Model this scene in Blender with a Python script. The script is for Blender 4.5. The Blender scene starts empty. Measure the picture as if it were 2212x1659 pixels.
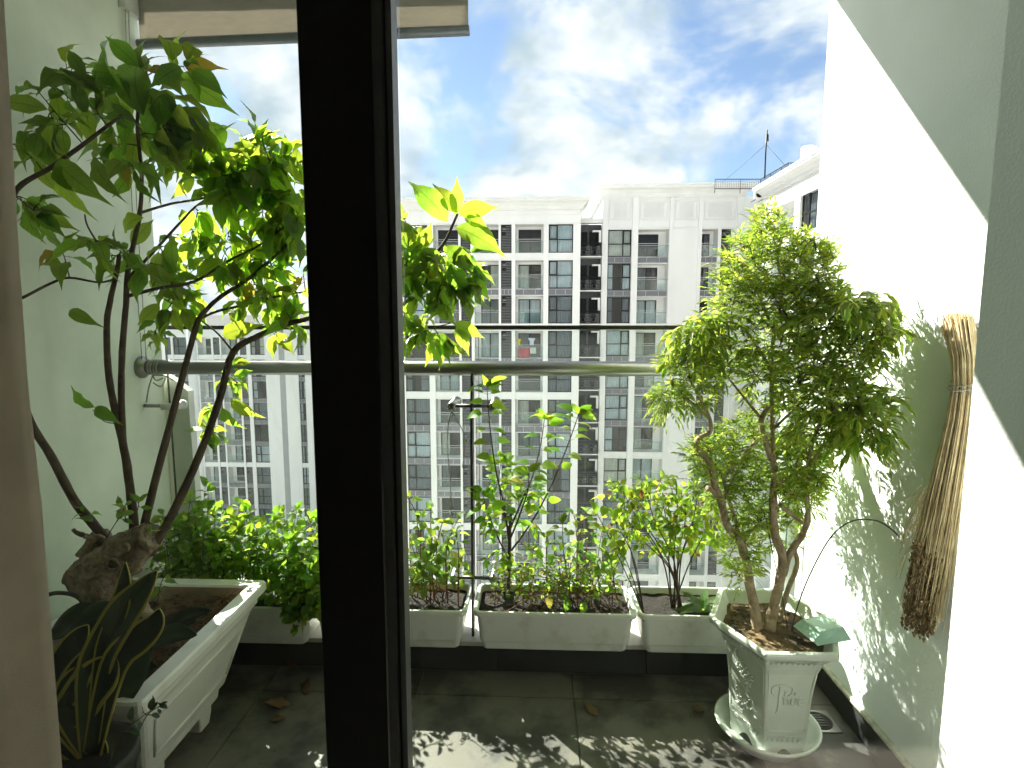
import bpy, math, random
from mathutils import Vector, Matrix, Quaternion, noise
random.seed(7)
PI = math.pi
S = bpy.context.scene
COL = S.collection

# ------------------------------------------------------------------ camera, sky, sun, exposure
FPX, IW, IH = 1200.0, 2212.0, 1659.0           # focal length and frame of the photograph, in pixels
VPX, VPY, CAMZ = 1153.0, 694.0, 1.42
YAW = math.atan((VPX - IW/2)/FPX)
PITCH = math.atan((IH/2 - VPY)/math.hypot(FPX, VPX - IW/2))
cd = bpy.data.cameras.new('camera'); cam = bpy.data.objects.new('camera', cd); COL.objects.link(cam)
cam.location = (0, 0, CAMZ); cam.rotation_euler = (PI/2 - PITCH, 0, YAW)
cd.sensor_width = 36; cd.lens = 36*FPX/IW; cd.clip_start = 0.02; cd.clip_end = 3000
S.camera = cam
SUN = Vector((-0.87, 1.0, 1.18)).normalized()
EL = math.asin(SUN.z); AZ = math.atan2(SUN.x, SUN.y)
W = bpy.data.worlds.new('World'); S.world = W; W.use_nodes = True
wt = W.node_tree; wn = wt.nodes; wl = wt.links; wn.clear()
def wnode(t, **k):
    n = wn.new(t)
    for a, b in k.items(): setattr(n, a, b)
    return n
sky = wnode('ShaderNodeTexSky', sky_type='NISHITA', sun_disc=False, sun_elevation=EL, sun_rotation=AZ,
            altitude=50, air_density=1.0, dust_density=0.15, ozone_density=2.0)
tc = wnode('ShaderNodeTexCoord')
sep = wnode('ShaderNodeSeparateXYZ'); wl.new(tc.outputs['Generated'], sep.inputs[0])
def wmath(op, a, b=None, c=None, clamp=False):
    n = wnode('ShaderNodeMath', operation=op, use_clamp=clamp)
    for i, v in enumerate((a, b, c)):
        if v is None: continue
        if isinstance(v, (int, float)): n.inputs[i].default_value = v
        else: wl.new(v, n.inputs[i])
    return n.outputs[0]
zz = wmath('MAXIMUM', sep.outputs[2], 0.03); zz = wmath('ADD', zz, 0.45)
comb = wnode('ShaderNodeCombineXYZ')
wl.new(wmath('DIVIDE', sep.outputs[0], zz), comb.inputs[0]); wl.new(wmath('DIVIDE', sep.outputs[1], zz), comb.inputs[1])
def wnoise(scale, detail, rough, dist, loc):
    mp = wnode('ShaderNodeMapping'); mp.inputs['Location'].default_value = loc
    wl.new(comb.outputs[0], mp.inputs[0])
    n = wnode('ShaderNodeTexNoise'); wl.new(mp.outputs[0], n.inputs['Vector'])
    n.inputs['Scale'].default_value = scale; n.inputs['Detail'].default_value = detail
    n.inputs['Roughness'].default_value = rough; n.inputs['Distortion'].default_value = dist
    return n.outputs[0]
def wramp(v, a, b):
    n = wnode('ShaderNodeMapRange', interpolation_type='SMOOTHSTEP', clamp=True); wl.new(v, n.inputs[0])
    n.inputs[1].default_value = a; n.inputs[2].default_value = b
    return n.outputs[0]
big = wnoise(2.7, 12, 0.60, 0.4, (5.5, 7.7, 2.4))
cover = wramp(big, 0.345, 0.52)
thick = wnoise(3.9, 8, 0.55, 0.1, (2.3, 6.2, 1.0))
dens = wramp(thick, 0.38, 0.66)
mixc = wnode('ShaderNodeMix', data_type='RGBA')
wl.new(dens, mixc.inputs['Factor'])
CLOUD_HI, CLOUD_LO = (1.45, 1.47, 1.47, 1), (0.68, 0.86, 0.97, 1)
mixc.inputs['A'].default_value = CLOUD_HI; mixc.inputs['B'].default_value = CLOUD_LO
mixs = wnode('ShaderNodeMix', data_type='RGBA')
hsv = wnode('ShaderNodeHueSaturation'); hsv.inputs['Saturation'].default_value = 0.95; hsv.inputs['Value'].default_value = 0.225; wl.new(sky.outputs[0], hsv.inputs['Color'])
wl.new(cover, mixs.inputs['Factor']); wl.new(hsv.outputs[0], mixs.inputs['A']); wl.new(mixc.outputs['Result'], mixs.inputs['B'])
bg = wnode('ShaderNodeBackground'); bg.inputs['Strength'].default_value = 0.15
wl.new(mixs.outputs['Result'], bg.inputs['Color'])
wo = wnode('ShaderNodeOutputWorld'); wl.new(bg.outputs[0], wo.inputs[0])
sd = bpy.data.lights.new('sun', 'SUN'); sd.energy = 3.7; sd.angle = math.radians(0.55); sd.color = (1.0, 0.945, 0.84)
so = bpy.data.objects.new('sun', sd); COL.objects.link(so); so.location = (-8, 10, 14)
so.rotation_euler = SUN.to_track_quat('Z', 'Y').to_euler()
S.view_settings.view_transform = 'Standard'; S.view_settings.look = 'None'
S.view_settings.exposure = 2.55; S.view_settings.gamma = 1.0
S.cycles.use_denoising = True
S.cycles.adaptive_threshold = 0.02; S.cycles.use_light_tree = False
S.cycles.max_bounces = 7; S.cycles.diffuse_bounces = 4; S.cycles.glossy_bounces = 2
S.cycles.transmission_bounces = 5; S.cycles.transparent_max_bounces = 24
S.cycles.caustics_reflective = False; S.cycles.caustics_refractive = False
S.cycles.sample_clamp_indirect = 6.0

# ------------------------------------------------------------------ helpers
_F = Vector((-math.sin(YAW)*math.cos(PITCH), math.cos(YAW)*math.cos(PITCH), -math.sin(PITCH)))
_R = Vector((math.cos(YAW), math.sin(YAW), 0)); _U = _R.cross(_F)
def ray(px, py): return _F*FPX + _R*(px - IW/2) - _U*(py - IH/2)
def at(px, py, y):                       # the world point seen at a pixel of the photograph, at depth y
    d = ray(px, py); return Vector((0, 0, CAMZ)) + d*(y/d.y)
def atx(px, py, x):
    d = ray(px, py); return Vector((0, 0, CAMZ)) + d*(x/d.x)
def atz(px, py, z):
    d = ray(px, py); return Vector((0, 0, CAMZ)) + d*((z - CAMZ)/d.z)
def V(*a): return Vector(a)
def rnd(a, b): return random.uniform(a, b)

class MB:
    """collects shapes in world space, then becomes one mesh object"""
    def __init__(s): s.v = []; s.f = []; s.uv = []; s.sm = []; s.mi = []
    def add(s, vs, fs, uvs=None, smooth=False, mi=0):
        b = len(s.v)
        s.v.extend(tuple(p) for p in vs)
        s.uv.extend(uvs if uvs else [(0.0, 0.0)]*len(vs))
        for f in fs: s.f.append(tuple(b + i for i in f)); s.sm.append(smooth); s.mi.append(mi)
        return s
    def box(s, x0, x1, y0, y1, z0, z1, mi=0):
        vs = [(x0,y0,z0),(x1,y0,z0),(x1,y1,z0),(x0,y1,z0),(x0,y0,z1),(x1,y0,z1),(x1,y1,z1),(x0,y1,z1)]
        return s.add(vs, [(3,2,1,0),(4,5,6,7),(0,1,5,4),(1,2,6,5),(2,3,7,6),(3,0,4,7)], mi=mi)
    def bbox(s, x0, x1, y0, y1, z0, z1, b=0.004, mi=0):          # box with chamfered vertical and top edges
        def ring(z, i): return [(x0+i+b,y0+i,z),(x1-i-b,y0+i,z),(x1-i,y0+i+b,z),(x1-i,y1-i-b,z),(x1-i-b,y1-i,z),(x0+i+b,y1-i,z),(x0+i,y1-i-b,z),(x0+i,y0+i+b,z)]
        return s.rings([ring(z0, b), ring(z0+b, 0), ring(z1-b, 0), ring(z1, b)], caps=True, mi=mi)
    def rings(s, rs, caps=True, closed=True, smooth=False, mi=0):
        n = len(rs[0]); vs = [p for r in rs for p in r]; fs = []
        m = n if closed else n-1
        for k in range(len(rs)-1):
            for i in range(m):
                j = (i+1) % n
                fs.append((k*n+i, k*n+j, (k+1)*n+j, (k+1)*n+i))
        s.add(vs, fs, smooth=smooth, mi=mi)
        if caps and closed:
            b = len(s.v) - len(vs)
            s.f.append(tuple(b + i for i in reversed(range(n)))); s.sm.append(False); s.mi.append(mi)
            e = b + (len(rs)-1)*n
            s.f.append(tuple(e + i for i in range(n))); s.sm.append(False); s.mi.append(mi)
        return s
    def tube(s, pts, r, n=8, caps=True, smooth=True, rough=0.0, mi=0, sub=0):
        pts = [Vector(p) for p in pts]
        rr = list(r) if isinstance(r, (list, tuple)) else [r]*len(pts)
        if sub and len(pts) > 2: pts, rr = smoothpath(pts, rr, sub)
        rs = []; up = None
        for i, p in enumerate(pts):
            t = (pts[min(i+1, len(pts)-1)] - pts[max(i-1, 0)])
            if t.length < 1e-9: t = Vector((0,0,1))
            t.normalize()
            if up is None:
                up = t.orthogonal().normalized()
            else:
                up = (up - t*up.dot(t))
                if up.length < 1e-6: up = t.orthogonal()
                up.normalize()
            sd_ = t.cross(up)
            ring = []
            for k in range(n):
                a = 2*PI*k/n; q = rr[i]
                if rough: q *= 1 + rough*noise.noise(p*38 + Vector((math.cos(a)*2, math.sin(a)*2, k*.37)))
                ring.append(p + (up*math.cos(a) + sd_*math.sin(a))*q)
            rs.append(ring)
        return s.rings(rs, caps=caps, smooth=smooth, mi=mi)
    def lathe(s, prof, c, n=24, smooth=True, axis='z', mi=0):
        rs = []
        for (r, h) in prof:
            ring = []
            for k in range(n):
                a = 2*PI*k/n; x = r*math.cos(a); y = r*math.sin(a)
                if axis == 'z': ring.append((c[0]+x, c[1]+y, c[2]+h))
                elif axis == 'y': ring.append((c[0]+x, c[1]+h, c[2]-y))
                else: ring.append((c[0]+h, c[1]+x, c[2]+y))
            rs.append(ring)
        return s.rings(rs, caps=True, smooth=smooth, mi=mi)
    def mesh(s, name, mats, off=Vector((0,0,0))):
        me = bpy.data.meshes.new(name)
        me.from_pydata([(p[0]-off[0], p[1]-off[1], p[2]-off[2]) for p in s.v], [], s.f)
        for m in (mats if isinstance(mats, (list, tuple)) else [mats]): me.materials.append(m)
        me.polygons.foreach_set('use_smooth', s.sm)
        if any(s.mi): me.polygons.foreach_set('material_index', s.mi)
        uvl = me.uv_layers.new(name='UVMap')
        li = [0]*len(me.loops); me.loops.foreach_get('vertex_index', li)
        flat = []
        for i in li: flat.extend(s.uv[i])
        uvl.data.foreach_set('uv', flat)
        me.update()
        return me
    def build(s, name, mats, parent=None):
        off = wloc(parent) if parent else Vector((0,0,0))
        o = bpy.data.objects.new(name, s.mesh(name, mats, off)); COL.objects.link(o)
        if parent: o.parent = parent
        return o
def wloc(o):
    p = Vector((0,0,0))
    while o: p += o.location; o = o.parent
    return p
def smoothpath(pts, rr, sub):
    P = []; Q = []
    n = len(pts)
    for i in range(n-1):
        p0, p1, p2, p3 = pts[max(i-1,0)], pts[i], pts[i+1], pts[min(i+2,n-1)]
        for k in range(sub):
            t = k/sub; t2 = t*t; t3 = t2*t
            P.append(0.5*((2*p1) + (p2-p0)*t + (2*p0-5*p1+4*p2-p3)*t2 + (3*p1-p0-3*p2+p3)*t3))
            Q.append(rr[i]*(1-t) + rr[i+1]*t)
    P.append(pts[-1]); Q.append(rr[-1])
    return P, Q
def tag(o, label=None, cat=None, group=None, kind=None):
    if label: o['label'] = label
    if cat: o['category'] = cat
    if group: o['group'] = group
    if kind: o['kind'] = kind
    return o
def empty(name, loc, label=None, cat=None, group=None, kind=None):
    o = bpy.data.objects.new(name, None); COL.objects.link(o); o.location = loc; o.empty_display_size = 0.05
    return tag(o, label, cat, group, kind)
def child(name, me, parent, mat4):                      # a shared mesh placed in the world under a parent
    o = bpy.data.objects.new(name, me); COL.objects.link(o); o.parent = parent
    o.matrix_local = Matrix.Translation(-wloc(parent)) @ mat4
    return o

# ------------------------------------------------------------------ materials
def newmat(name):
    m = bpy.data.materials.new(name); m.use_nodes = True
    nt = m.node_tree; nt.nodes.clear()
    return m, nt, nt.nodes, nt.links
def mat(name, col, rough=0.6, var=0.08, scale=6.0, bump=0.0, bscale=60.0, metal=0.0, spec=0.5, col2=None, lo=0.35, hi=0.65, detail=5.0, coord='Object', stretch=None, coat=0.0, rvar=0.0, sub=0.0):
    m, nt, N, L = newmat(name)
    p = N.new('ShaderNodeBsdfPrincipled'); o = N.new('ShaderNodeOutputMaterial'); L.new(p.outputs[0], o.inputs[0])
    p.inputs['Roughness'].default_value = rough; p.inputs['Metallic'].default_value = metal
    p.inputs['Specular IOR Level'].default_value = spec; p.inputs['Coat Weight'].default_value = coat
    g = N.new('ShaderNodeNewGeometry') if coord == 'World' else N.new('ShaderNodeTexCoord')
    src = g.outputs['Position'] if coord == 'World' else g.outputs[coord]
    if stretch:
        mp = N.new('ShaderNodeMapping'); mp.inputs['Scale'].default_value = stretch; L.new(src, mp.inputs[0]); src = mp.outputs[0]
    n = N.new('ShaderNodeTexNoise'); n.inputs['Scale'].default_value = scale; n.inputs['Detail'].default_value = detail
    n.inputs['Roughness'].default_value = 0.62
    L.new(src, n.inputs['Vector'])
    r = N.new('ShaderNodeMapRange'); r.inputs[1].default_value = lo; r.inputs[2].default_value = hi; L.new(n.outputs[0], r.inputs[0])
    mx = N.new('ShaderNodeMix'); mx.data_type = 'RGBA'; L.new(r.outputs[0], mx.inputs['Factor'])
    c = Vector(col); c2 = Vector(col2) if col2 else c*(1-var*2)
    mx.inputs['A'].default_value = (*c, 1); mx.inputs['B'].default_value = (*c2, 1)
    L.new(mx.outputs['Result'], p.inputs['Base Color'])
    if rvar:
        rr = N.new('ShaderNodeMapRange'); rr.inputs[1].default_value = lo; rr.inputs[2].default_value = hi
        rr.inputs[3].default_value = rough - rvar; rr.inputs[4].default_value = rough + rvar
        L.new(n.outputs[0], rr.inputs[0]); L.new(rr.outputs[0], p.inputs['Roughness'])
    if bump:
        b = N.new('ShaderNodeTexNoise'); b.inputs['Scale'].default_value = bscale; b.inputs['Detail'].default_value = 6
        L.new(src, b.inputs['Vector'])
        bn = N.new('ShaderNodeBump'); bn.inputs['Strength'].default_value = bump; bn.inputs['Distance'].default_value = 0.01
        L.new(b.outputs[0], bn.inputs['Height']); L.new(bn.outputs[0], p.inputs['Normal'])
    return m
def glassmat(name, tint=(0.96,0.99,0.97), ior=1.45, dust=0.0, rough=0.02, dustcol=(0.75,0.8,0.78), base=0.0):
    m, nt, N, L = newmat(name)
    t = N.new('ShaderNodeBsdfTransparent'); t.inputs[0].default_value = (*tint, 1)
    g = N.new('ShaderNodeBsdfGlossy'); g.inputs['Roughness'].default_value = rough
    f = N.new('ShaderNodeLayerWeight'); f.inputs[0].default_value = 0.5
    pw = N.new('ShaderNodeMath'); pw.operation = 'POWER'; pw.inputs[1].default_value = 5.0; L.new(f.outputs['Facing'], pw.inputs[0])
    ma = N.new('ShaderNodeMath'); ma.operation = 'MULTIPLY_ADD'; ma.use_clamp = True; L.new(pw.outputs[0], ma.inputs[0])
    r0 = ((ior-1)/(ior+1))**2; ma.inputs[1].default_value = 1-r0; ma.inputs[2].default_value = r0
    fac = ma.outputs[0]
    if base:
        ad = N.new('ShaderNodeMath'); ad.operation = 'ADD'; ad.use_clamp = True; ad.inputs[1].default_value = base
        L.new(fac, ad.inputs[0]); fac = ad.outputs[0]
    mx = N.new('ShaderNodeMixShader'); L.new(fac, mx.inputs[0]); L.new(t.outputs[0], mx.inputs[1]); L.new(g.outputs[0], mx.inputs[2])
    out = mx.outputs[0]
    if dust:
        d = N.new('ShaderNodeBsdfDiffuse'); d.inputs[0].default_value = (*dustcol, 1)
        tr = N.new('ShaderNodeBsdfTranslucent'); tr.inputs[0].default_value = (*dustcol, 1)
        a = N.new('ShaderNodeMixShader'); a.inputs[0].default_value = 0.6; L.new(d.outputs[0], a.inputs[1]); L.new(tr.outputs[0], a.inputs[2])
        geo = N.new('ShaderNodeNewGeometry')
        nz = N.new('ShaderNodeTexNoise'); nz.inputs['Scale'].default_value = 9; nz.inputs['Detail'].default_value = 8
        L.new(geo.outputs['Position'], nz.inputs['Vector'])
        mr = N.new('ShaderNodeMapRange'); mr.inputs[1].default_value = 0.3; mr.inputs[2].default_value = 0.75
        mr.inputs[3].default_value = dust*0.6; mr.inputs[4].default_value = dust*1.6; L.new(nz.outputs[0], mr.inputs[0])
        m2 = N.new('ShaderNodeMixShader'); L.new(mr.outputs[0], m2.inputs[0]); L.new(out, m2.inputs[1]); L.new(a.outputs[0], m2.inputs[2])
        out = m2.outputs[0]
    o = N.new('ShaderNodeOutputMaterial'); L.new(out, o.inputs[0])
    return m
def leafmat(name, top, trans, tfac=0.45, rough=0.42, vein=0.35, hue=0.03, val=0.35, yellow=None, yfrac=0.0, nv=9.0):
    m, nt, N, L = newmat(name)
    uv = N.new('ShaderNodeUVMap'); uv.uv_map = 'UVMap'
    sp = N.new('ShaderNodeSeparateXYZ'); L.new(uv.outputs[0], sp.inputs[0])
    def M(op, a, b=None, clamp=False):
        n = N.new('ShaderNodeMath'); n.operation = op; n.use_clamp = clamp
        for i, v in enumerate((a, b)):
            if v is None: continue
            if isinstance(v, (int, float)): n.inputs[i].default_value = v
            else: L.new(v, n.inputs[i])
        return n.outputs[0]
    ax = M('ABSOLUTE', M('SUBTRACT', sp.outputs[0], 0.5))
    mid = M('SUBTRACT', 1.0, M('MULTIPLY', ax, 22.0), True)
    ph = M('SUBTRACT', M('MULTIPLY', sp.outputs[1], nv), M('MULTIPLY', ax, 4.0))
    tri = M('ABSOLUTE', M('SUBTRACT', M('FRACT', ph), 0.5))
    lat = M('SUBTRACT', 1.0, M('MULTIPLY', tri, 9.0), True)
    v = M('MAXIMUM', mid, M('MULTIPLY', lat, 0.6))
    oi = N.new('ShaderNodeObjectInfo'); ge = N.new('ShaderNodeNewGeometry')
    rn = M('FRACT', M('ADD', oi.outputs['Random'], ge.outputs['Random Per Island']))
    nz = N.new('ShaderNodeTexNoise'); nz.inputs['Scale'].default_value = 22; nz.inputs['Detail'].default_value = 3
    L.new(ge.outputs['Position'], nz.inputs['Vector'])
    def tint(c, vv):
        hs = N.new('ShaderNodeHueSaturation'); hs.inputs['Color'].default_value = (*c, 1)
        h = M('ADD', M('MULTIPLY', M('SUBTRACT', rn, 0.5), hue*2), 0.5); L.new(h, hs.inputs['Hue'])
        r2 = M('FRACT', M('MULTIPLY', rn, 7.31))
        va = M('ADD', M('MULTIPLY', M('SUBTRACT', r2, 0.5), val*2), 1.0)
        va = M('MULTIPLY', va, M('ADD', M('MULTIPLY', nz.outputs[0], 0.5), 0.75))
        va = M('MULTIPLY', va, M('ADD', M('MULTIPLY', v, vv), 1.0)); L.new(va, hs.inputs['Value'])
        out = hs.outputs[0]
        if yellow:
            r3 = M('FRACT', M('MULTIPLY', rn, 13.7))
            mm = N.new('ShaderNodeMix'); mm.data_type = 'RGBA'; L.new(M('LESS_THAN', r3, yfrac), mm.inputs['Factor'])
            L.new(out, mm.inputs['A']); mm.inputs['B'].default_value = (*yellow, 1); out = mm.outputs['Result']
        return out
    p = N.new('ShaderNodeBsdfPrincipled'); p.inputs['Roughness'].default_value = rough
    L.new(tint(top, vein), p.inputs['Base Color'])
    bn = N.new('ShaderNodeBump'); bn.inputs['Strength'].default_value = 0.35; bn.inputs['Distance'].default_value = 0.002; bn.invert = True
    L.new(v, bn.inputs['Height']); L.new(bn.outputs[0], p.inputs['Normal'])
    t = N.new('ShaderNodeBsdfTranslucent'); L.new(tint(trans, -vein), t.inputs[0])
    mx = N.new('ShaderNodeMixShader'); mx.inputs[0].default_value = tfac; L.new(p.outputs[0], mx.inputs[1]); L.new(t.outputs[0], mx.inputs[2])
    o = N.new('ShaderNodeOutputMaterial'); L.new(mx.outputs[0], o.inputs[0])
    return m
def clothmat(name, col, trans, tf=0.3, scale=8, stretch=None, var=.12):
    m = mat(name, col, 0.9, var, scale, 0.15, 300, spec=0.1, stretch=stretch)
    nt = m.node_tree; N = nt.nodes; L = nt.links
    o = [n for n in N if n.type == 'OUTPUT_MATERIAL'][0]; p = [n for n in N if n.type == 'BSDF_PRINCIPLED'][0]
    t = N.new('ShaderNodeBsdfTranslucent'); t.inputs[0].default_value = (*trans, 1)
    mx = N.new('ShaderNodeMixShader'); mx.inputs[0].default_value = tf
    L.new(p.outputs[0], mx.inputs[1]); L.new(t.outputs[0], mx.inputs[2]); L.new(mx.outputs[0], o.inputs[0])
    return m
M = {}
M['wall'] = mat('white wall paint', (0.83,0.875,0.835), 0.75, 0.06, 1.8, 0.22, 130, coord='World', detail=9, lo=.45, hi=.8)
M['wall_dirty_leaflit'] = mat('smudged leaf-lit wall paint', (0.78,0.85,0.71), 0.75, 0.10, 2.6, 0.06, 140, coord='World', lo=0.42, hi=0.75)  # green in this paint stands in for daylight filtered by the leaves
M['room'] = mat('room wall paint', (0.82,0.80,0.76), 0.8, 0.03, 2)
M['roomfloor'] = mat('room floor', (0.66,0.60,0.52), 0.4, 0.1, 3)
M['tile'] = mat('dark floor tile', (0.150,0.142,0.118), 0.5, 0.25, 2.7, 0.08, 220, coord='World', col2=(0.050,0.048,0.044), lo=0.45, hi=0.56, detail=9, rvar=0.12)
M['tile_face'] = mat('dark kerb tile', (0.045,0.046,0.045), 0.45, 0.2, 5, 0.05, 200, coord='World', detail=8)
M['grout'] = mat('grout', (0.26,0.24,0.19), 0.9, 0.2, 30, 0.1)
M['marble'] = mat('pale stone', (0.66,0.62,0.58), 0.35, 0.12, 7, 0.03, 90, coord='World')
M['plastic'] = mat('white planter plastic', (0.76,0.78,0.72), 0.40, 0.07, 9, 0.03, 120, coord='World', detail=10, lo=0.50, hi=0.85, col2=(0.46,0.42,0.32), rvar=.1)
M['tub'] = mat('white tub plastic', (0.80,0.79,0.74), 0.42, 0.08, 7, 0.04, 90, coord='World', detail=10, lo=0.52, hi=0.85, col2=(0.48,0.44,0.35), rvar=.1)
M['tubin'] = mat('stained tub lining', (0.55,0.42,0.30), 0.6, 0.25, 7, 0.05, 90, coord='World')
M['glaze'] = mat('pale glazed ceramic', (0.70,0.75,0.68), 0.16, 0.06, 7, 0.02, 40, coord='World', coat=0.3)
M['soil'] = mat('potting soil', (0.026,0.018,0.012), 0.95, 0.3, 30, 1.0, 70, coord='World', col2=(0.012,0.009,0.007))
M['clay'] = mat('dry clay soil', (0.20,0.13,0.062), 0.95, 0.3, 14, 1.0, 50, coord='World', col2=(0.035,0.023,0.013), detail=9)
M['coir'] = mat('coconut fibre', (0.26,0.155,0.07), 0.95, 0.3, 30, 0.4, 90, coord='World')
M['bark'] = mat('grey tan bark', (0.34,0.27,0.18), 0.9, 0.3, 16, 1.0, 60, coord='World', col2=(0.09,0.065,0.04), detail=10, lo=.38, hi=.66)
M['barkdark'] = mat('dark twig bark', (0.11,0.07,0.045), 0.8, 0.3, 30, 0.4, 120, coord='World')
M['araliabark'] = mat('corky tan bark', (0.46,0.36,0.24), 0.9, 0.3, 22, 0.8, 80, coord='World', col2=(0.20,0.13,0.08), detail=9, lo=.4, hi=.7)
M['stemred'] = mat('reddish stem', (0.22,0.09,0.04), 0.7, 0.3, 20)
M['stemgreen'] = mat('green stem', (0.12,0.16,0.04), 0.7, 0.3, 20)
M['black'] = mat('black powder coat', (0.012,0.013,0.015), 0.42, 0.2, 12, coord='World')
M['alu'] = mat('grey anodised aluminium', (0.13,0.135,0.14), 0.45, 0.08, 20)
M['steel'] = mat('brushed stainless steel', (0.36,0.36,0.34), 0.32, 0.06, 30, 0.04, 200, metal=1.0, coord='World', stretch=(1,30,30))
M['steel_dark'] = mat('dull steel bar', (0.10,0.10,0.09), 0.35, 0.1, 30, metal=0.7)
M['rubber'] = mat('black rubber', (0.02,0.02,0.02), 0.6)
M['whiteplastic'] = mat('white fitting', (0.75,0.75,0.72), 0.4)
M['rope'] = mat('grey cord', (0.52,0.52,0.49), 0.9, 0.2, 60, 0.4, 400)
M['curtain'] = clothmat('taupe curtain', (0.84,0.77,0.69), (0.80,0.71,0.60), 0.5)
M['blind'] = clothmat('beige blind fabric', (0.50,0.48,0.43), (0.50,0.47,0.41), 0.5, 14, (1,1,3))
M['blindbar'] = mat('grey blind bar', (0.20,0.22,0.25), 0.4, 0.1, 30, metal=0.3)
M['glass_rail'] = glassmat('balustrade glass', (0.955,0.985,0.97), dust=0.014)
M['glass_edge'] = mat('green glass edge', (0.03,0.07,0.055), 0.15)
M['glass_door'] = glassmat('door glass', (0.97,0.985,0.98), dust=0.0)
M['straw'] = mat('dry rice straw', (0.80,0.67,0.42), 0.7, 0.3, 24, col2=(0.48,0.35,0.19))
M['seedhead'] = mat('brown seed heads', (0.40,0.26,0.13), 0.9, 0.3, 50, 0.6, 200)
M['mintplate'] = mat('mint plastic', (0.50,0.76,0.66), 0.35, 0.08, 9)
M['terracotta'] = mat('terracotta plastic', (0.16,0.05,0.03), 0.6, 0.15, 10)
M['deadleaf'] = leafmat('dry leaf', (0.15,0.09,0.04), (0.22,0.12,0.04), 0.25, 0.7)
M['ficus'] = leafmat('glossy tree leaf', (0.032,0.066,0.016), (0.50,0.77,0.06), 0.5, 0.34, vein=0.5, yellow=(0.50,0.36,0.04), yfrac=0.015)
M['mint'] = leafmat('herb leaf', (0.08,0.16,0.025), (0.48,0.72,0.05), 0.58, 0.5, nv=6)
M['amaranth'] = leafmat('leafy green', (0.075,0.14,0.03), (0.46,0.68,0.07), 0.58, 0.5, yellow=(0.50,0.42,0.08), yfrac=0.035, nv=7)
M['mulberry'] = leafmat('bright young leaf', (0.08,0.17,0.02), (0.50,0.78,0.05), 0.6, 0.45, yellow=(0.55,0.45,0.1), yfrac=0.05, nv=7)
M['yellowing'] = leafmat('yellowing leaf', (0.10,0.16,0.025), (0.54,0.72,0.06), 0.58, 0.5, yellow=(0.20,0.09,0.03), yfrac=0.03, nv=6, hue=0.035)
M['aralia'] = leafmat('aralia leaf', (0.12,0.185,0.035), (0.60,0.75,0.09), 0.57, 0.42, vein=0.15, hue=0.035, val=0.4)
M['lettuce'] = leafmat('broad weed leaf', (0.06,0.12,0.03), (0.25,0.42,0.06), 0.45, 0.45, nv=8)
M['bluegreen'] = leafmat('thick dark leaf', (0.035,0.065,0.04), (0.10,0.20,0.06), 0.2, 0.38, nv=10, vein=.2)

# ------------------------------------------------------------------ the balcony and the room behind it
XL, XR, YK, YS, ZS = -1.60, 1.13, 2.12, 2.48, 2.85
ZG0 = -45
M['facade0'] = mat('bounce facade paint', (0.54,0.54,0.53), 0.8, 0.1, 0.4, coord='World')
gs = MB().box(-400, 400, -300, 700, -46, -45)
tag(gs.build('ground', mat('ground', (0.30,0.30,0.28), 0.9, 0.2, 0.05, coord='World')), kind='structure')
fl = tag(MB().box(XL, XR, 0.9, YK+0.3, -0.20, -0.008).build('floor', M['grout']), kind='structure')
g = 0.0022
xs = [XL, -1.043, -0.443, 0.157, 0.757, XR]; ys = [1.0, 1.367, 1.967, YK]
for i in range(len(xs)-1):
    for j in range(len(ys)-1):
        MB().bbox(xs[i]+g, xs[i+1]-g, ys[j]+g, ys[j+1]-g, -0.012, rnd(-0.0006, 0.0006), 0.0012).build('tile', M['tile'], fl)
kb = tag(MB().box(XL, XR, YK+0.012, 2.44, -0.2, 0.112).build('kerb', M['grout']), kind='structure')
fx = [XL, -1.34, -0.74, -0.14, 0.46, 1.06, XR]
for i in range(len(fx)-1):
    MB().box(fx[i]+g, fx[i+1]-g, YK, YK+0.0115, 0.001, 0.112).build('tile', M['tile_face'], kb)
for a, b in ((XL, -0.55), (-0.548, 0.50), (0.502, XR)):
    MB().bbox(a, b, YK-0.012, 2.45, 0.1125, 0.132, 0.003).build('coping_slab', M['marble'], kb)
lw = MB().box(XL-0.22, XL, 1.17, 2.33, -0.2, ZS).build('wall_left', M['wall_dirty_leaflit'])
tag(lw, 'pale plaster side wall with green leaf light in its paint, behind the bare-trunked potted tree', 'wall', kind='structure')
rw = tag(MB().box(XR, XR+0.25, 1.17, 2.33, -0.2, ZS).build('wall_right', M['wall']), 'white plaster side wall where the broom hangs, dappled with tree shadow', 'wall', kind='structure')
_pf = [(XR-0.052, -0.5), (XR+0.25, -0.5), (XR+0.25, 1.20), (XR+0.0, 1.20), (XR-0.052, 1.06)]
MB().rings([[(x, 2.385, z) for x, z in _pf], [(x, 2.45, z) for x, z in _pf]]).build('end_pier', M['wall'], rw)
for a, b in ((1.172, 1.55), (1.552, 2.118)):
    MB().box(XR-0.012, XR-0.0005, a, b, 0.0015, 0.095).build('skirting_tile', M['tile_face'], rw)
sk = MB()
n = 40
sk.rings([[(XR-0.013-0.004*noise.noise(V(k*.7,0,0)), 1.172+0.946*k/n, z) for (z) in ()] or
          [(XR-0.0005, 1.172+0.946*k/n, 0.0955), (XR-0.016-0.003*noise.noise(V(k*.9,3,0)), 1.172+0.946*k/n, 0.0955),
           (XR-0.014-0.003*noise.noise(V(k*.9,8,0)), 1.172+0.946*k/n, 0.104+0.004*noise.noise(V(k*.8,1,5))), (XR-0.0005, 1.172+0.946*k/n, 0.108)] for k in range(n+1)])
sk.build('caulk_line', mat('aged caulk', (0.62,0.60,0.48), 0.8, 0.2, 40, 0.3, 120, coord='World'), rw)
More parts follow.
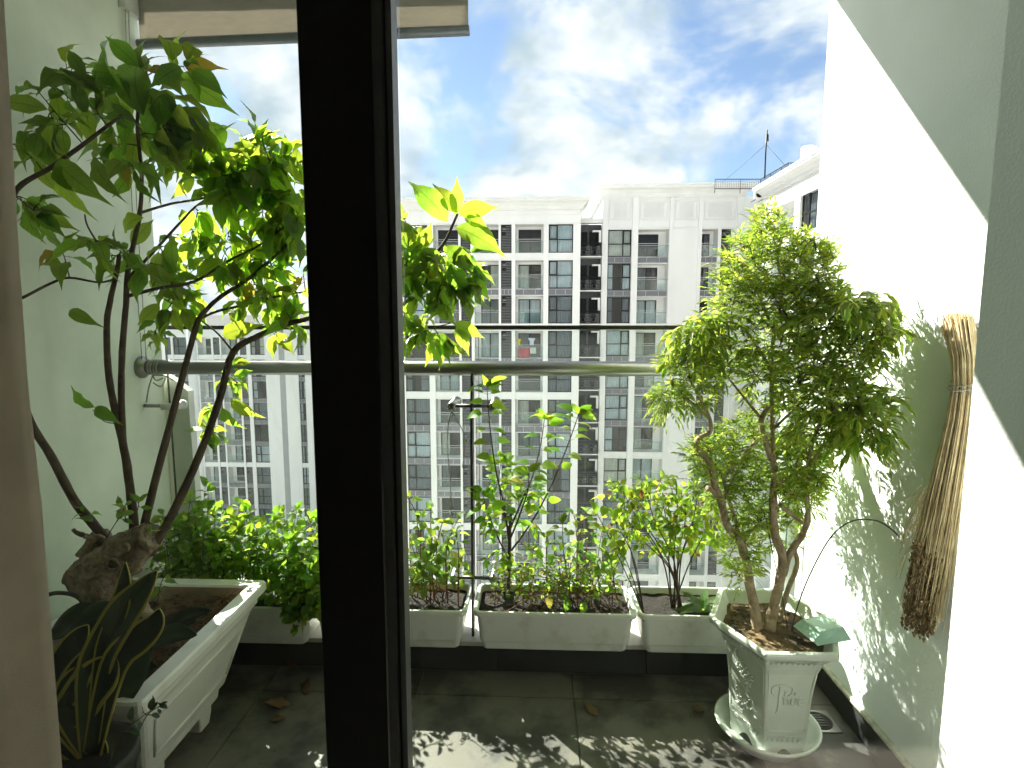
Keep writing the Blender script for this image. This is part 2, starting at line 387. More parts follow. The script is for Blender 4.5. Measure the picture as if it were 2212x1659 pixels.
jm = tag(MB().box(0.90, 1.40, 0.79, 1.168, -0.2, ZS).build('wall_jamb', M['wall']), 'white sunlit wall edge beside the glass door, cutting off the broom', 'wall', kind='structure')
tag(MB().box(-1.9, 1.5, 0.78, YS, ZS+0.002, ZS+0.2).build('ceiling', M['wall']), kind='structure')
rm = MB()
rm.box(-2.4, -2.3, -3.4, 0.78, 0, 2.75).box(2.2, 2.3, -3.4, 0.78, 0, 2.75).box(-2.3, 2.2, -3.4, -3.3, 0, 2.75)
rm.box(-2.4, XL-0.001, 0.781, 1.169, -0.2, 2.75).box(1.401, 2.3, 0.781, 0.999, -0.2, 2.75).box(XL, 0.899, 0.791, 0.999, 2.351, 2.849)
tag(rm.build('room_wall', M['room']), kind='structure')
tag(MB().box(-2.4, 2.3, -3.4, 0.898, -0.2, -0.002).build('room_floor', M['roomfloor']), kind='structure')
tag(MB().box(-2.4, 2.3, -3.4, 0.778, 2.7505, 2.95).build('room_ceiling', M['room']), kind='structure')

ob = MB().box(-34, -1.83, 0.9, 2.30, ZG0, 14).box(1.40, 34, 0.9, 2.30, ZG0, 14).box(-1.829, 1.399, 0.9, 2.42, ZG0, -0.501).box(-1.829, 1.399, 0.9, 2.42, 3.051, 14)
tag(ob.build('wall_facade_bounce', M['facade0']), kind='structure')  # unseen own facade, added to bounce sunlight onto the blocks opposite

# sliding door: two glazed leaves meeting at the dark stile in view
dr = empty('sliding_door', (-0.30, 0.93, 0), 'black framed sliding glass door, its wide dark stile standing across the view', 'door')
MB().bbox(-0.368, -0.253, 0.900, 0.941, 0.06, 2.30, 0.002).build('stile', M['black'], dr)
MB().box(-0.2525, -0.2375, 0.904, 0.941, 0.06, 2.30).build('stile_strip', M['alu'], dr)
MB().box(-0.2365, -0.2320, 0.914, 0.945, 0.06, 2.30).build('brush_seal', M['rubber'], dr)
MB().box(-0.2315, -0.2225, 0.908, 0.945, 0.06, 2.30).build('stile_strip', M['alu'], dr)
MB().bbox(-0.360, -0.2475, 0.948, 0.985, 0.06, 2.30, 0.002).build('stile', M['black'], dr)
MB().box(-1.54, -0.364, 0.918, 0.924, 0.06, 2.30).build('glass_pane', M['glass_door'], dr)
MB().box(-0.2240, 0.883, 0.962, 0.968, 0.06, 2.30).build('glass_pane', M['glass_door'], dr)
MB().box(-1.599, 0.899, 0.90, 0.99, 2.302, 2.349).build('head_rail', M['black'], dr)
MB().box(-1.599, 0.899, 0.899, 0.99, 0.001, 0.058).build('sill_rail', M['black'], dr)
MB().box(-1.599, -1.542, 0.90, 0.99, 0.06, 2.30).build('stile', M['black'], dr)
MB().box(0.884, 0.899, 0.90, 0.940, 0.06, 2.30).build('stile', M['black'], dr)

# curtain pulled aside inside the room
cu = MB(); nx, nz = 90, 16
vs = []; fs = []
for j in range(nz+1):
    z = 0.03 + 2.6*j/nz
    ye = 0.71 + 0.045*math.sin(44 + 0.6*math.sin(z*1.3)) + 0.010*math.sin(91+z)
    edge = -0.955*ye + 0.030*min(1, max(0, (z-1.35)/0.5)) - 0.006*math.sin(z*4)
    for i in range(nx+1):
        t = i/nx; x = -1.55 + (edge+1.55)*t
        y = 0.71 + 0.045*math.sin(t*44 + 0.6*math.sin(z*1.3)) + 0.010*math.sin(t*91+z) + 0.004*noise.noise(V(x*9, z*3, 0))
        vs.append((x, y, z))
for j in range(nz):
    for i in range(nx): a = j*(nx+1)+i; fs.append((a, a+1, a+nx+2, a+nx+1))
cu.add(vs, fs, smooth=True)
co = cu.build('curtain', M['curtain']); tag(co, 'taupe fabric curtain pulled aside beside the glass door', 'curtain')
sm = co.modifiers.new('thickness', 'SOLIDIFY'); sm.thickness = 0.003

# balustrade: steel handrail, flat top bar, glass panels, flat post with clamps
YG = 2.33
ba = empty('balustrade', (-0.24, 2.2, 0.13), 'glass balcony balustrade with stainless handrail and flat dark top bar', 'railing')
hz = at(1200, 796, 2.20).z
zb = at(1200, 707.5, YG).z
MB().tube([(XL+0.002, 2.20, hz), (XR-0.001, 2.20, hz)], 0.0295, 24).build('handrail', M['steel'], ba)
for x, d in ((XL+0.001, 1), (XR-0.001, -1)):
    MB().lathe([(0.045, 0), (0.045, 0.008*d), (0.034, 0.012*d), (0.032, 0.03*d)], (x, 2.20, hz), 24, axis='x').build('rail_flange', M['steel'], ba)
MB().bbox(XL+0.03, XR-0.05, YG-0.022, YG+0.022, zb-0.009, zb+0.009, 0.002).build('top_bar', M['steel_dark'], ba)
for a, b in ((XL+0.02, -0.262), (-0.232, XR-0.048)):
    gp = MB().box(a, b, YG-0.005, YG+0.005, 0.150, zb-0.010).build('glass_panel', M['glass_rail'], ba)
    for e in (a, b):
        MB().box(e-0.0008, e+0.0008, YG-0.0055, YG+0.0055, 0.150, zb-0.010).build('glass_edge', M['glass_edge'], gp)
px_ = -0.2445
pp = MB(); prof = []
for k in range(13):
    t = k/12; z = 0.133 + (hz-0.02-0.133)*t
    yy = 2.145 + (0.035*((t-0.72)/0.28)**2 if t > 0.72 else 0)
    prof.append((yy, yy+0.062, z))
pp.rings([[(px_-0.005, a, z), (px_+0.005, a, z), (px_+0.005, b, z), (px_-0.005, b, z)] for a, b, z in prof])
po = pp.build('post', M['steel_dark'], ba)
for zq in (at(1030, 877, 2.2).z, at(1030, 1248, 2.2).z):
    ar = MB().tube([(px_-0.083, 2.20, zq), (px_+0.083, 2.20, zq)], 0.0075, 10).build('clamp_arm', M['steel_dark'], ba)
    for sx in (-1, 1):
        MB().lathe([(0.006, -0.022), (0.016, -0.022), (0.018, -0.014), (0.018, 0.10), (0.024, 0.102), (0.024, 0.123), (0.01, 0.1235)], (px_+sx*0.083, 2.20, zq), 20, axis='y').build('glass_clamp', M['steel'], ar)
zs = at(400, 877, 2.2).z
sa = MB().tube([(XL+0.002, 2.20, zs), (XL+0.115, 2.20, zs)], 0.0075, 10).build('clamp_arm', M['steel'], ba)
MB().lathe([(0.004,0),(0.012,0.001),(0.013,0.01),(0.016,0.03),(0.016,0.045),(0.020,0.047),(0.020,0.06)], (XL+0.135, 2.185, zs), 18, axis='y').build('glass_clamp', M['whiteplastic'], sa)
MB().tube([(XL+0.09, 2.17, zs), (XL+0.15, 2.20, zs)], 0.013, 14).build('clamp_sleeve', M['whiteplastic'], sa)
ep = MB()
c0 = at(338, 812, 2.36); 
prof = [(-1.72,0.13),(-1.505,0.13),(-1.515,1.115),(-1.575,1.165),(-1.62,1.19),(-1.72,1.19)]
ep.rings([[(x, 2.36, z) for x, z in prof], [(x, 2.40, z) for x, z in prof]])
epo = ep.build('outer_fin', mat('beige cladding', (0.72,0.71,0.63), 0.6, 0.12, 4, coord='World', stretch=(1,1,0.3)))
tag(epo, 'beige outer fin panel with clipped corner beyond the glass, beside the pale side wall', 'panel')
rp = empty('rope', (px_-0.09, 2.18, 0.5), 'thin grey cord hanging from the glass clamp, doubled over', 'rope')
p0 = at(976, 885, 2.165)
MB().tube([p0, at(970,905,2.165), at(966,960,2.165), at(973,1040,2.165), at(974,1100,2.165), at(978,1150,2.165)], 0.0022, 6, sub=5).tube(
    [p0, at(985,905,2.165), at(1001,935,2.165), at(1003,975,2.165), at(999,1010,2.165)], 0.0022, 6, sub=5).build('strand', M['rope'], rp)
for q in (at(974,1108,2.165), at(976,895,2.165)):
    kn = MB().tube([q+V(.007*math.cos(a), .004*math.sin(2*a), .007*math.sin(a)) for a in [k*2*PI/12 for k in range(13)]], 0.0026, 6); kn.build('knot', M['rope'], rp)
tr = empty('tie_cord', (XL+0.05, 2.18, hz), 'grey cord knotted round the wall end of the handrail', 'rope')
tk = MB()
for k in range(4):
    tk.tube([(XL+0.045+0.012*k+0.004*math.sin(a), 2.20+0.029*math.cos(a), hz+0.029*math.sin(a)) for a in [j*2*PI/20 for j in range(21)]], 0.003, 6)
q = V(XL+0.07, 2.165, hz-0.03)
tk.tube([q, q+V(.02,-.01,-.02), q+V(.05,0,-.01), q+V(.03,.0,-.045), q+V(0,0,-.03)], 0.003, 6, sub=4)
tk.tube([q, q+V(-.02,0,-.05), q+V(-.035,0,-.11)], 0.003, 6, sub=4).tube([q, q+V(.05,-.01,.0), q+V(.085,0,-.02)], 0.003, 6, sub=4)
tk.build('coil', M['rope'], tr)

# outdoor roller blind under the slab, cord down the wall
bl = empty('roller_blind', (-0.9, 2.30, 2.5), 'beige outdoor roller blind with grey bottom bar, hanging above the potted tree', 'blind')
bz = [at(305, 96, 2.30), at(1012, 66, 2.30)]
MB().tube([(XL+0.03, 2.26, 2.715), (-0.25, 2.26, 2.75)], 0.032, 18).build('roller', M['blind'], bl)
fb = MB(); vs = []; fs = []
for j in range(9):
    for i in range(41):
        t = i/40; s_ = j/8; b = bz[0].lerp(bz[1], t); b.x = (XL+0.04)*(1-t) + b.x*t if False else b.x
        zt = 2.715 + 0.035*t
        vs.append((b.x, 2.295 + 0.004*noise.noise(V(t*8, s_*2, 1)), b.z*(1-s_) + zt*s_))
for j in range(8):
    for i in range(40): a = j*41+i; fs.append((a, a+1, a+42, a+41))
fb.add(vs, fs, smooth=True); fo = fb.build('fabric', M['blind'], bl)
fm = fo.modifiers.new('thickness', 'SOLIDIFY'); fm.thickness = 0.002
MB().tube([bz[0]+V(-0.01,0,0), bz[1]+V(0.004,0,0)], 0.019, 14).build('bottom_bar', M['blindbar'], bl)
MB().box(XL+0.002, XL+0.03, 2.22, 2.32, 2.62, 2.84).build('bracket', M['whiteplastic'], bl)
MB().tube([(XL+0.015, 2.24, 2.66), (XL+0.012, 2.20, 1.9), (XL+0.012, 2.19, hz+0.02)], 0.0017, 6, sub=4).tube(
    [(XL+0.02, 2.25, 2.66), (XL+0.024, 2.21, 1.9), (XL+0.03, 2.19, hz+0.02)], 0.0017, 6, sub=4).build('pull_cord', M['rope'], bl)

# ------------------------------------------------------------------ the apartment blocks across the street
M['facade'] = mat('white facade paint', (0.82,0.82,0.81), 0.7, 0.04, 0.5, coord='World', stretch=(1,1,0.25), detail=8)
M['facade2'] = mat('white facade trim', (0.80,0.80,0.79), 0.7, 0.05, 0.8, coord='World')
M['band'] = mat('grey band tile', (0.17,0.175,0.195), 0.55, 0.08, 1.2, coord='World')
M['bandgrout'] = mat('band joint', (0.60,0.61,0.62), 0.7)
M['frame'] = mat('dark window frame', (0.012,0.013,0.015), 0.5, spec=.25)
M['interior'] = mat('painted dim interior', (0.035,0.037,0.04), 0.9, 0.3, 0.6, coord='World')  # near-black colour stands in for the unlit rooms behind the windows
M['louvre'] = mat('dark louvre', (0.008,0.008,0.009), 0.6, spec=.2)
M['slat'] = mat('pale louvre edge', (0.26,0.27,0.28), 0.5)
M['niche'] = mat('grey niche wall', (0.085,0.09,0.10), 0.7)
M['greystrip'] = mat('grey facade strip', (0.36,0.37,0.38), 0.6, 0.08, 0.6, coord='World')
M['winglass'] = glassmat('window glass', (0.80,0.86,0.87), ior=1.45, base=0.0, rough=0.01)
M['railglass'] = glassmat('pale rail glass', (0.91,0.96,0.95), ior=1.45, dust=0.012)
CUR = [clothmat('pale curtain', (0.70,0.78,0.82), (0.4,0.42,0.43), 0.2, 0.7), clothmat('cream curtain', (0.78,0.76,0.69), (0.4,0.4,0.35), 0.2, 0.7),
       clothmat('grey curtain', (0.22,0.25,0.28), (0.2,0.22,0.24), 0.2, 0.7), clothmat('blue curtain', (0.20,0.34,0.48), (0.2,0.3,0.4), 0.2, 0.7)]
PITCHZ, ZT0, OH = 2.915, 9.37, 2.30
br = random.Random(21)
def T(x, y, z): return Matrix.Translation((x, y, z))
def pleat(w, h, n=14, amp=0.035):                       # a hanging pleated curtain, its lower left corner at the origin
    vs = []; fs = []
    for i in range(n*2+1):
        x = w*i/(n*2); y = amp*(1 if i % 2 else -1)*(0.6+0.4*math.sin(i*1.7))
        vs += [(x, y, 0), (x, y*0.7, h)]
    for i in range(n*2): a = i*2; fs.append((a, a+2, a+3, a+1))
    return MB().add(vs, fs)
_pl = {}
def pleat_mesh(w, h, m):
    k = (round(w,2), round(h,2), m)
    if k not in _pl: _pl[k] = pleat(w, h, max(4, int(w*6))).mesh('curtain', CUR[m])
    return _pl[k]
def window_meshes(w, h, flip, narrow=False):
    fr = MB(); t = 0.07; d = 0.10
    s = w*0.36 if not narrow else w*0.5; zm = h*0.47
    fr.box(0, w, 0, d, 0, t).box(0, w, 0, d, h-t, h).box(0, t, 0, d, t, h-t).box(w-t, w, 0, d, t, h-t)
    xm = s if not flip else w-s
    fr.box(xm-t/2, xm+t/2, 0, d, t, h-t)
    fr.box(t, xm-t/2, 0.002, d, zm-t/2, zm+t/2).box(xm+t/2, w-t, 0.002, d, zm-t/2, zm+t/2)
    if not narrow:                                       # the opening sash has a heavier frame
        a, b = (t, xm-t/2) if not flip else (xm+t/2, w-t)
        fr.box(a, a+0.05, -0.02, 0.03, zm+t/2, h-t).box(b-0.05, b, -0.02, 0.03, zm+t/2, h-t).box(a+0.05, b-0.05, -0.02, 0.03, zm+t/2, zm+t/2+0.06).box(a+0.05, b-0.05, -0.02, 0.03, h-t-0.06, h-t)
    fm = fr.mesh('window', M['frame'])
    pn = []
    for a, b in ((t, xm-t/2), (xm+t/2, w-t)):
        for c, e in ((t, zm-t/2), (zm+t/2, h-t)):
            pn.append(MB().add([(a,0.05,c),(b,0.05,c),(b,0.05,e),(a,0.05,e)], [(0,1,2,3)]).mesh('pane', M['winglass']))
    return fm, pn
def add_window(root, x, y, z, w, h, ms, curt=None):
    o = child('window', ms[0], root, T(x, y, z))
    for p in ms[1]:
        child('pane', p, o, T(x, y, z))
    k = br.random() if curt is None else curt
    m = br.choice((0,0,0,1,2,2))
    if k < 0.62: spans = [(0.04, w-0.08)]
    elif k < 0.76: spans = [(0.04, w*0.34)]
    elif k < 0.9: spans = [(w*0.62, w*0.34), (0.04, w*0.22)]
    else: spans = []
    for a, ww in spans: child('curtain', pleat_mesh(ww, h-0.06, m), o, T(x+a, y+0.22, z+0.03))
    return o
def balcony_meshes(w, h, dx0, dx1):
    D = 1.25
    rc = MB()                                            # white recess: back wall round the door, side walls, soffit, floor
    rc.box(0, dx0, D, D+0.1, 0, h).box(dx1, w, D, D+0.1, 0, h).box(dx0, dx1, D, D+0.1, h*0.90, h)
    rc.box(-0.05, 0, 0.3, D, 0, h).box(w, w+0.05, 0.3, D, 0, h)
    rc.box(0, w, 0.05, D, -0.06, 0).box(0, w, 0.05, D, h, h+0.06)
    rm_ = rc.mesh('balcony', M['facade2'])
    t = 0.08; H = h*0.90
    df = MB().box(dx0, dx1, D+0.02, D+0.1, H-t, H).box(dx0, dx0+t, D+0.02, D+0.1, 0, H-t).box(dx1-t, dx1, D+0.02, D+0.1, 0, H-t)
    xm = (dx0+dx1)/2; df.box(xm-0.05, xm+0.05, D+0.0, D+0.1, 0, H-t)
    dm = df.mesh('door_frame', M['frame'])
    pn = [MB().add([(a,D+0.06,0),(b,D+0.06,0),(b,D+0.06,H-t),(a,D+0.06,H-t)], [(0,1,2,3)]).mesh('pane', M['winglass']) for a, b in ((dx0+t, xm-0.05), (xm+0.05, dx1-t))]
    gl = MB().box(0.01, w-0.01, 0.10, 0.115, 0.02, h*0.42).mesh('rail_glass', M['railglass'])
    rl = MB().tube([(0, 0.06, h*0.41), (w, 0.06, h*0.41)], 0.022, 8).box(0, w, 0.09, 0.125, h*0.475, h*0.49).mesh('rail', M['alu2'])
    return rm_, dm, pn, gl, rl, (dx0, dx1, D, H)
M['alu2'] = mat('pale rail metal', (0.55,0.57,0.58), 0.35, metal=0.6)
def add_balcony(root, x, y, z, w, h, ms):
    o = child('balcony', ms[0], root, T(x, y, z))
    child('door_frame', ms[1], o, T(x, y, z))
    for p in ms[2]: child('pane', p, o, T(x, y, z))
    child('rail_glass', ms[3], o, T(x, y, z)); child('rail', ms[4], o, T(x, y, z))
    dx0, dx1, D, H = ms[5]
    if br.random() < 0.7:
        m = br.choice((0,0,1,2)); full = br.random() < 0.4
        child('curtain', pleat_mesh((dx1-dx0)*(0.98 if full else 0.5), H, m), o, T(x+dx0+(0.02 if full or br.random()<.5 else (dx1-dx0)*0.48), y+D+0.2, z))
    return o
def louvre_mesh(w, h):
    m = MB(); m.box(0, w, 0.10, 0.14, 0, h, 0)
    m.box(0, 0.06, 0, 0.1, 0, h, 0).box(w-0.06, w, 0, 0.1, 0, h, 0)
    n = 17
    for k in range(n):
        z = 0.04 + (h-0.1)*k/n
        part = k > n*0.62
        a = w*0.45 if (part and k % 5 in (1, 2)) else 0.06
        m.box(a, w-0.06, 0.0, 0.09, z, z+0.055, 0).box(a, w-0.06, -0.004, 0.0, z+0.02, z+0.055, 1)
    m.box(w*0.2, w*0.45, -0.02, 0.0, h*0.82, h*0.85, 1)
    return m.mesh('louvre', [M['louvre'], M['slat']])
def spandrel_mesh(w, h, kind):
    m = MB()
    if kind == 'white':
        m.box(0, w, 0.10, 0.3, 0, h, 0); k = max(2, round(w/0.75)); ww = w/k
        for i in range(k): m.box(i*ww+0.008, (i+1)*ww-0.008, 0.085, 0.10, 0.13, h-0.03, 0)
        m.box(0, w, 0.02, 0.10, 0, 0.09, 0)
        return m.mesh('spandrel', [M['facade']])
    m.box(0, w, 0.12, 0.3, 0.10, h-0.06, 1).box(0, w, 0.06, 0.3, 0, 0.10, 2).box(0, w, 0.05, 0.3, h-0.06, h, 2)
    offs = [0.0, 0.31, 0.70, 1.0] if w < 2.2 else [0.0, 0.30, 0.72, 1.0]
    for i in range(3): m.box(w*offs[i]+0.02, w*offs[i+1]-0.02, 0.095, 0.12, 0.13, h-0.09, 0)
    return m.mesh('spandrel', [M['band'], M['bandgrout'], M['band']])
def cornice(root, x0, x1, y0, y1, z0, prof, name='cornice'):
    m = MB(); m.rings([[(x0-o, y0-o, z0+z), (x1+o, y0-o, z0+z), (x1+o, y1+o, z0+z), (x0-o, y1+o, z0+z)] for o, z in prof])
    return m.build(name, M['facade2'], root)
CPROF = [(0.0,0),(0.10,0.0),(0.12,0.10),(0.16,0.12),(0.22,0.30),(0.42,0.52),(0.62,0.62),(0.66,0.66),(0.66,0.76),(0.72,0.80),(0.72,0.95),(0.0,0.96)]
def facade(root, Y, cols, nrows, bands, x0, x1, ztop, zbot, zt0=ZT0):
    """cols: list of (xa, xb, kind); fills piers, spandrels and openings of one flat front"""
    gaps = []; prev = x0
    for xa, xb, k in cols:
        if xa - prev > 0.01: gaps.append((prev, xa))
        prev = xb
    if x1 - prev > 0.01: gaps.append((prev, x1))
    zlow = zt0 - PITCHZ*(nrows-1) - OH
    for a, b in gaps: MB().box(a, b, Y, Y+0.35, zlow, zt0).build('pier', M['facade'], root)
    MB().box(x0, x1, Y+0.001, Y+0.35, zt0+0.001, ztop).build('wall', M['facade'], root)
    MB().box(x0, x1, Y+0.001, Y+0.35, zbot, zlow-0.001).build('wall', M['facade'], root)
    for xa, xb, kind in cols:
        w = xb - xa
        if kind in ('W', 'w', 'n'): ms = window_meshes(w, OH, kind == 'w', kind == 'n')
        elif kind[0] == 'B':
            ms = balcony_meshes(w, OH, *((0.10*w, 0.92*w) if kind == 'B' else (0.22*w, 0.99*w) if kind == 'BR' else (0.01*w, 0.76*w)))
        elif kind == 'L': ms = louvre_mesh(w, OH)
        sp = {k: spandrel_mesh(w, PITCHZ-OH, k) for k in ('white', 'grey')}
        for r in range(nrows):
            z = zt0 - PITCHZ*r - OH
            if r < nrows-1: child('spandrel', sp[bands[r % len(bands)]], root, T(xa, Y, z-(PITCHZ-OH)))
            if kind in ('W', 'w', 'n'): add_window(root, xa, Y+0.16, z, w, OH, ms)
            elif kind[0] == 'B': add_balcony(root, xa, Y, z, w, OH, ms)
            elif kind == 'L': child('louvre', ms, root, T(xa, Y+0.12, z))
ZG = -45
BANDS = ['white','grey','white','grey','white','grey','grey','grey','white','grey','grey','grey','white']
# the long block facing the balcony
ab = empty('apartment_building', (-6, 47, ZG), 'white apartment block with flat cornice directly across, partly behind the dark door stile', 'building', 'apartment blocks across the street')
LC = [(-10.98,-8.91,'W'),(-8.41,-6.32,'B'),(-6.12,-5.31,'L'),(-5.0,-2.96,'BR'),(-2.76,-1.88,'L'),(-1.57,0.77,'B'),(1.19,3.21,'W')]
facade(ab, 47, LC, 12, BANDS, -17.0, 3.82, 10.55, ZG)
MB().box(-17.0, 3.82, 49.0, 61, ZG, 10.5).build('core', M['interior'], ab)
MB().box(-17.0, 3.82, 47.36, 61, 10.5, 10.56).build('roof_slab', M['facade'], ab)
MB().box(3.60, 3.82, 47.36, 61, ZG, 10.499).build('side_wall', M['facade'], ab); MB().box(-17.0, -16.78, 47.36, 61, ZG, 10.499).build('side_wall', M['facade'], ab)
cornice(ab, -17.0, 3.82, 47.0, 61, 10.50, CPROF)
for i in range(22):
    a = -17.0 + i*0.946
    if a + 0.93 > 3.82: break
    for zz0, zz1 in ((9.50, 10.12), (10.13, 10.49)): MB().box(a+0.012, a+0.934, 46.975, 47.0005, zz0, zz1-0.012).build('panel', M['facade'], ab)
MB().box(-17.0, 3.82, 46.95, 47.0, 9.38, 9.48).build('ledge', M['facade2'], ab)
# recessed service strip with caged condensers
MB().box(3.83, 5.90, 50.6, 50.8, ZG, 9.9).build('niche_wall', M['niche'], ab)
MB().box(3.83, 5.90, 50.0, 50.59, 9.95, 10.35).build('niche_lintel', M['facade'], ab)
def cage_mesh():
    m = MB(); w = 1.9
    for x in (0, w/2-0.03, w-0.06): m.box(x, x+0.06, 0, 0.06, 0, 1.12, 0)
    for k in range(8):
        z = 0.08 + k*0.135
        for a, b in ((0.06, w/2-0.03), (w/2+0.03, w-0.06)):
            m.box(a, b, 0.0, 0.05, z, z+0.05, 0)
            if k < 6: m.box(b-0.32, b, -0.004, 0.0, z+0.02, z+0.055, 1); m.box(a, a+0.12, -0.004, 0.0, z+0.02, z+0.055, 1)
    m.box(0, w, 0, 0.06, 1.08, 1.14, 0).box(0.001, w-0.001, 0.1, 0.9, 0.0, 0.02, 0)
    for a in (0.12, 1.07):
        m.box(a, a+0.72, 0.25, 0.55, 0.03, 0.62, 0)
        m.lathe([(0.2,-0.02),(0.22,-0.02),(0.22,0.0)], (a+0.3, 0.24, 0.33), 16, axis='y', mi=1)
        m.lathe([(0.17,-0.03),(0.17,0.0)], (a+0.3, 0.235, 0.33), 16, axis='y', mi=0)
    return m.mesh('condenser_cage', [M['louvre'], M['slat']])
cg = cage_mesh()
nw = MB().box(0, 0.75, 0, 0.08, 0, 1.25).box(0.95, 1.75, 0, 0.08, 0, 1.25).mesh('service_window', M['louvre'])
sf = MB().box(0, 2.06, 0, 1.3, 0, 0.10).mesh('service_slab', M['facade2'])
so_ = MB().box(0, 0.75, 0, 0.3, 0, 0.14).box(0.55, 0.75, 0.0, 0.3, -1.0, -0.002).mesh('service_hood', M['facade'])
for r in range(12):
    z = ZT0 - PITCHZ*r - OH
    child('service_slab', sf, ab, T(3.83, 49.2, z-0.13)); child('condenser_cage', cg, ab, T(3.88, 49.25, z-0.02))
    child('service_window', nw, ab, T(3.95, 50.5, z+0.95)); child('service_hood', so_, ab, T(5.1, 49.9, z+2.1))
# the taller block beside it
tb = empty('apartment_building', (12, 50, ZG), 'taller white apartment block with lattice panels under its cornice, behind the leafy tree', 'building', 'apartment blocks across the street')
RC = [(6.45,8.50,'w'),(9.07,11.71,'BL'),(14.55,15.94,'BL'),(16.22,17.05,'L')]
facade(tb, 50, RC, 12, ['grey','grey','white','grey'], 5.92, 22.0, 12.1, ZG)
MB().box(5.93, 22, 52.0, 64, ZG, 12.0).build('core', M['interior'], tb); MB().box(5.92, 6.1, 50.36, 64, ZG, 12.0).build('side_wall', M['facade'], tb)
MB().box(5.92, 22, 50.36, 64, 12.0, 12.1).build('roof_slab', M['facade'], tb)
cornice(tb, 5.92, 18.0, 50.0, 64, 12.05, [(a*1.15, b*1.1) for a, b in CPROF])
for a, b in ((5.93,6.42),(8.53,9.04),(11.74,12.04),(14.22,14.52),(17.5,17.95)):
    MB().box(a, b, 49.86, 49.999, ZG, 12.04).build('pilaster', M['facade'], tb)
for a, b in ((6.45,8.50),(9.07,11.71),(12.07,14.19),(14.55,17.45)):
    MB().box(a+0.05, b-0.05, 49.95, 49.999, 9.42, 9.52).build('ledge', M['facade2'], tb)
    pnl = MB().box(a+0.12, b-0.12, 49.93, 49.999, 11.72, 11.82).box(a+0.12, b-0.12, 49.93, 49.999, 10.18, 10.26).box(a+0.12, a+0.20, 49.93, 49.999, 10.26, 11.72).box(b-0.20, b-0.12, 49.93, 49.999, 10.26, 11.72).build('lattice_panel', M['facade2'], tb)
    lt = MB(); x0_, x1_, z0_, z1_ = a+0.45, b-0.45, 10.36, 11.62; H_ = z1_-z0_
    st_ = 0.14; k = -H_
    while k < x1_-x0_:
        for sgn in (1, -1):
            p = [(max(k, 0), max(-k, 0)), (min(k+H_, x1_-x0_), min(H_, x1_-x0_-k))]
            (u0, v0), (u1, v1) = p
            if sgn < 0: v0, v1 = H_-v0, H_-v1
            if u1-u0 > 0.05: lt.tube([(x0_+u0, 49.985, z0_+v0), (x0_+u1, 49.985, z0_+v1)], 0.016, 4, caps=False, smooth=False)
        k += st_
    lo_ = lt.build('lattice', M['facade2'], pnl); lo_['kind'] = 'stuff'
    n_ = 3
    for i in range(n_):
        w_ = (b-a)/n_; MB().box(a+i*w_+0.03, a+(i+1)*w_-0.03, 49.975, 49.9995, 9.54, 10.12).build('panel', M['facade'], tb)
# the wing that comes forward on the right, sunlit
wb = empty('apartment_building', (17.0, 38, ZG), 'sunlit white apartment wing at right angles, next to the white side wall', 'building', 'apartment blocks across the street')
XW = 17.0
MB().box(XW+1.4, 31, 20, 42.9, ZG, 10.3).build('core', M['interior'], wb)
ycols = [(22.0,25.0,'W'),(26.0,29.2,'B'),(30.0,33.3,'W'),(34.75,37.35,'W'),(38.1,41.3,'B')]
prev = 20.0
for a, b, k in ycols + [(42.9, 42.9, '')]:
    MB().box(XW, XW+0.35, prev, a, ZG, ZT0).build('pier', M['facade'], wb); prev = b
MB().box(XW+0.001, XW+0.35, 20, 42.9, ZT0+0.001, 10.4).build('wall', M['facade'], wb)
MB().box(XW+0.36, 31, 42.6, 42.9, ZG, 10.4).build('wall', M['facade'], wb)
MB().box(XW+0.36, 31, 20, 42.6, 10.32, 10.42).build('roof_slab', M['facade'], wb)
RZ = Matrix.Rotation(-PI/2, 4, 'Z')
for a, b, k in ycols:
    w = b-a
    ms = window_meshes(w, OH+0.1, False) if k == 'W' else balcony_meshes(w, OH, 0.45*w, 0.95*w)
    sp = {q: spandrel_mesh(w, PITCHZ-OH, q) for q in ('white', 'grey')}
    for r in range(12 if a > 30 else 5):
        z = ZT0 - PITCHZ*r - OH
        base = T(XW, b, z) @ RZ
        if r < 11: child('spandrel', sp['white' if r in (0, 4, 8) else 'grey'], wb, T(XW, b, z-(PITCHZ-OH)) @ RZ)
        if k == 'W':
            o = child('window', ms[0], wb, T(XW+0.16, b, z) @ RZ)
            for p in ms[1]: q = child('pane', p, o, base); q.matrix_local = Matrix()
            c = child('curtain', pleat_mesh(w-0.1, OH-0.06, 2), o, base); c.matrix_local = T(0.05, 0.3, 0.03)
        else:
            o = child('balcony', ms[0], wb, base)
            for nm, me in [('door_frame', ms[1])] + [('pane', p) for p in ms[2]] + [('rail_glass', ms[3]), ('rail', ms[4])]:
                q = child(nm, me, o, base); q.matrix_local = Matrix()
cornice(wb, XW, 31, 20, 42.9, 10.35, CPROF)
for i in range(15):
    a = 34.0 + i*0.62
    if a > 42.2: break
    for z0_, z1_ in ((9.48, 9.92), (9.94, 10.33)): MB().box(XW-0.02, XW-0.0005, a+0.012, a+0.608, z0_, z1_).build('panel', M['facade'], wb)
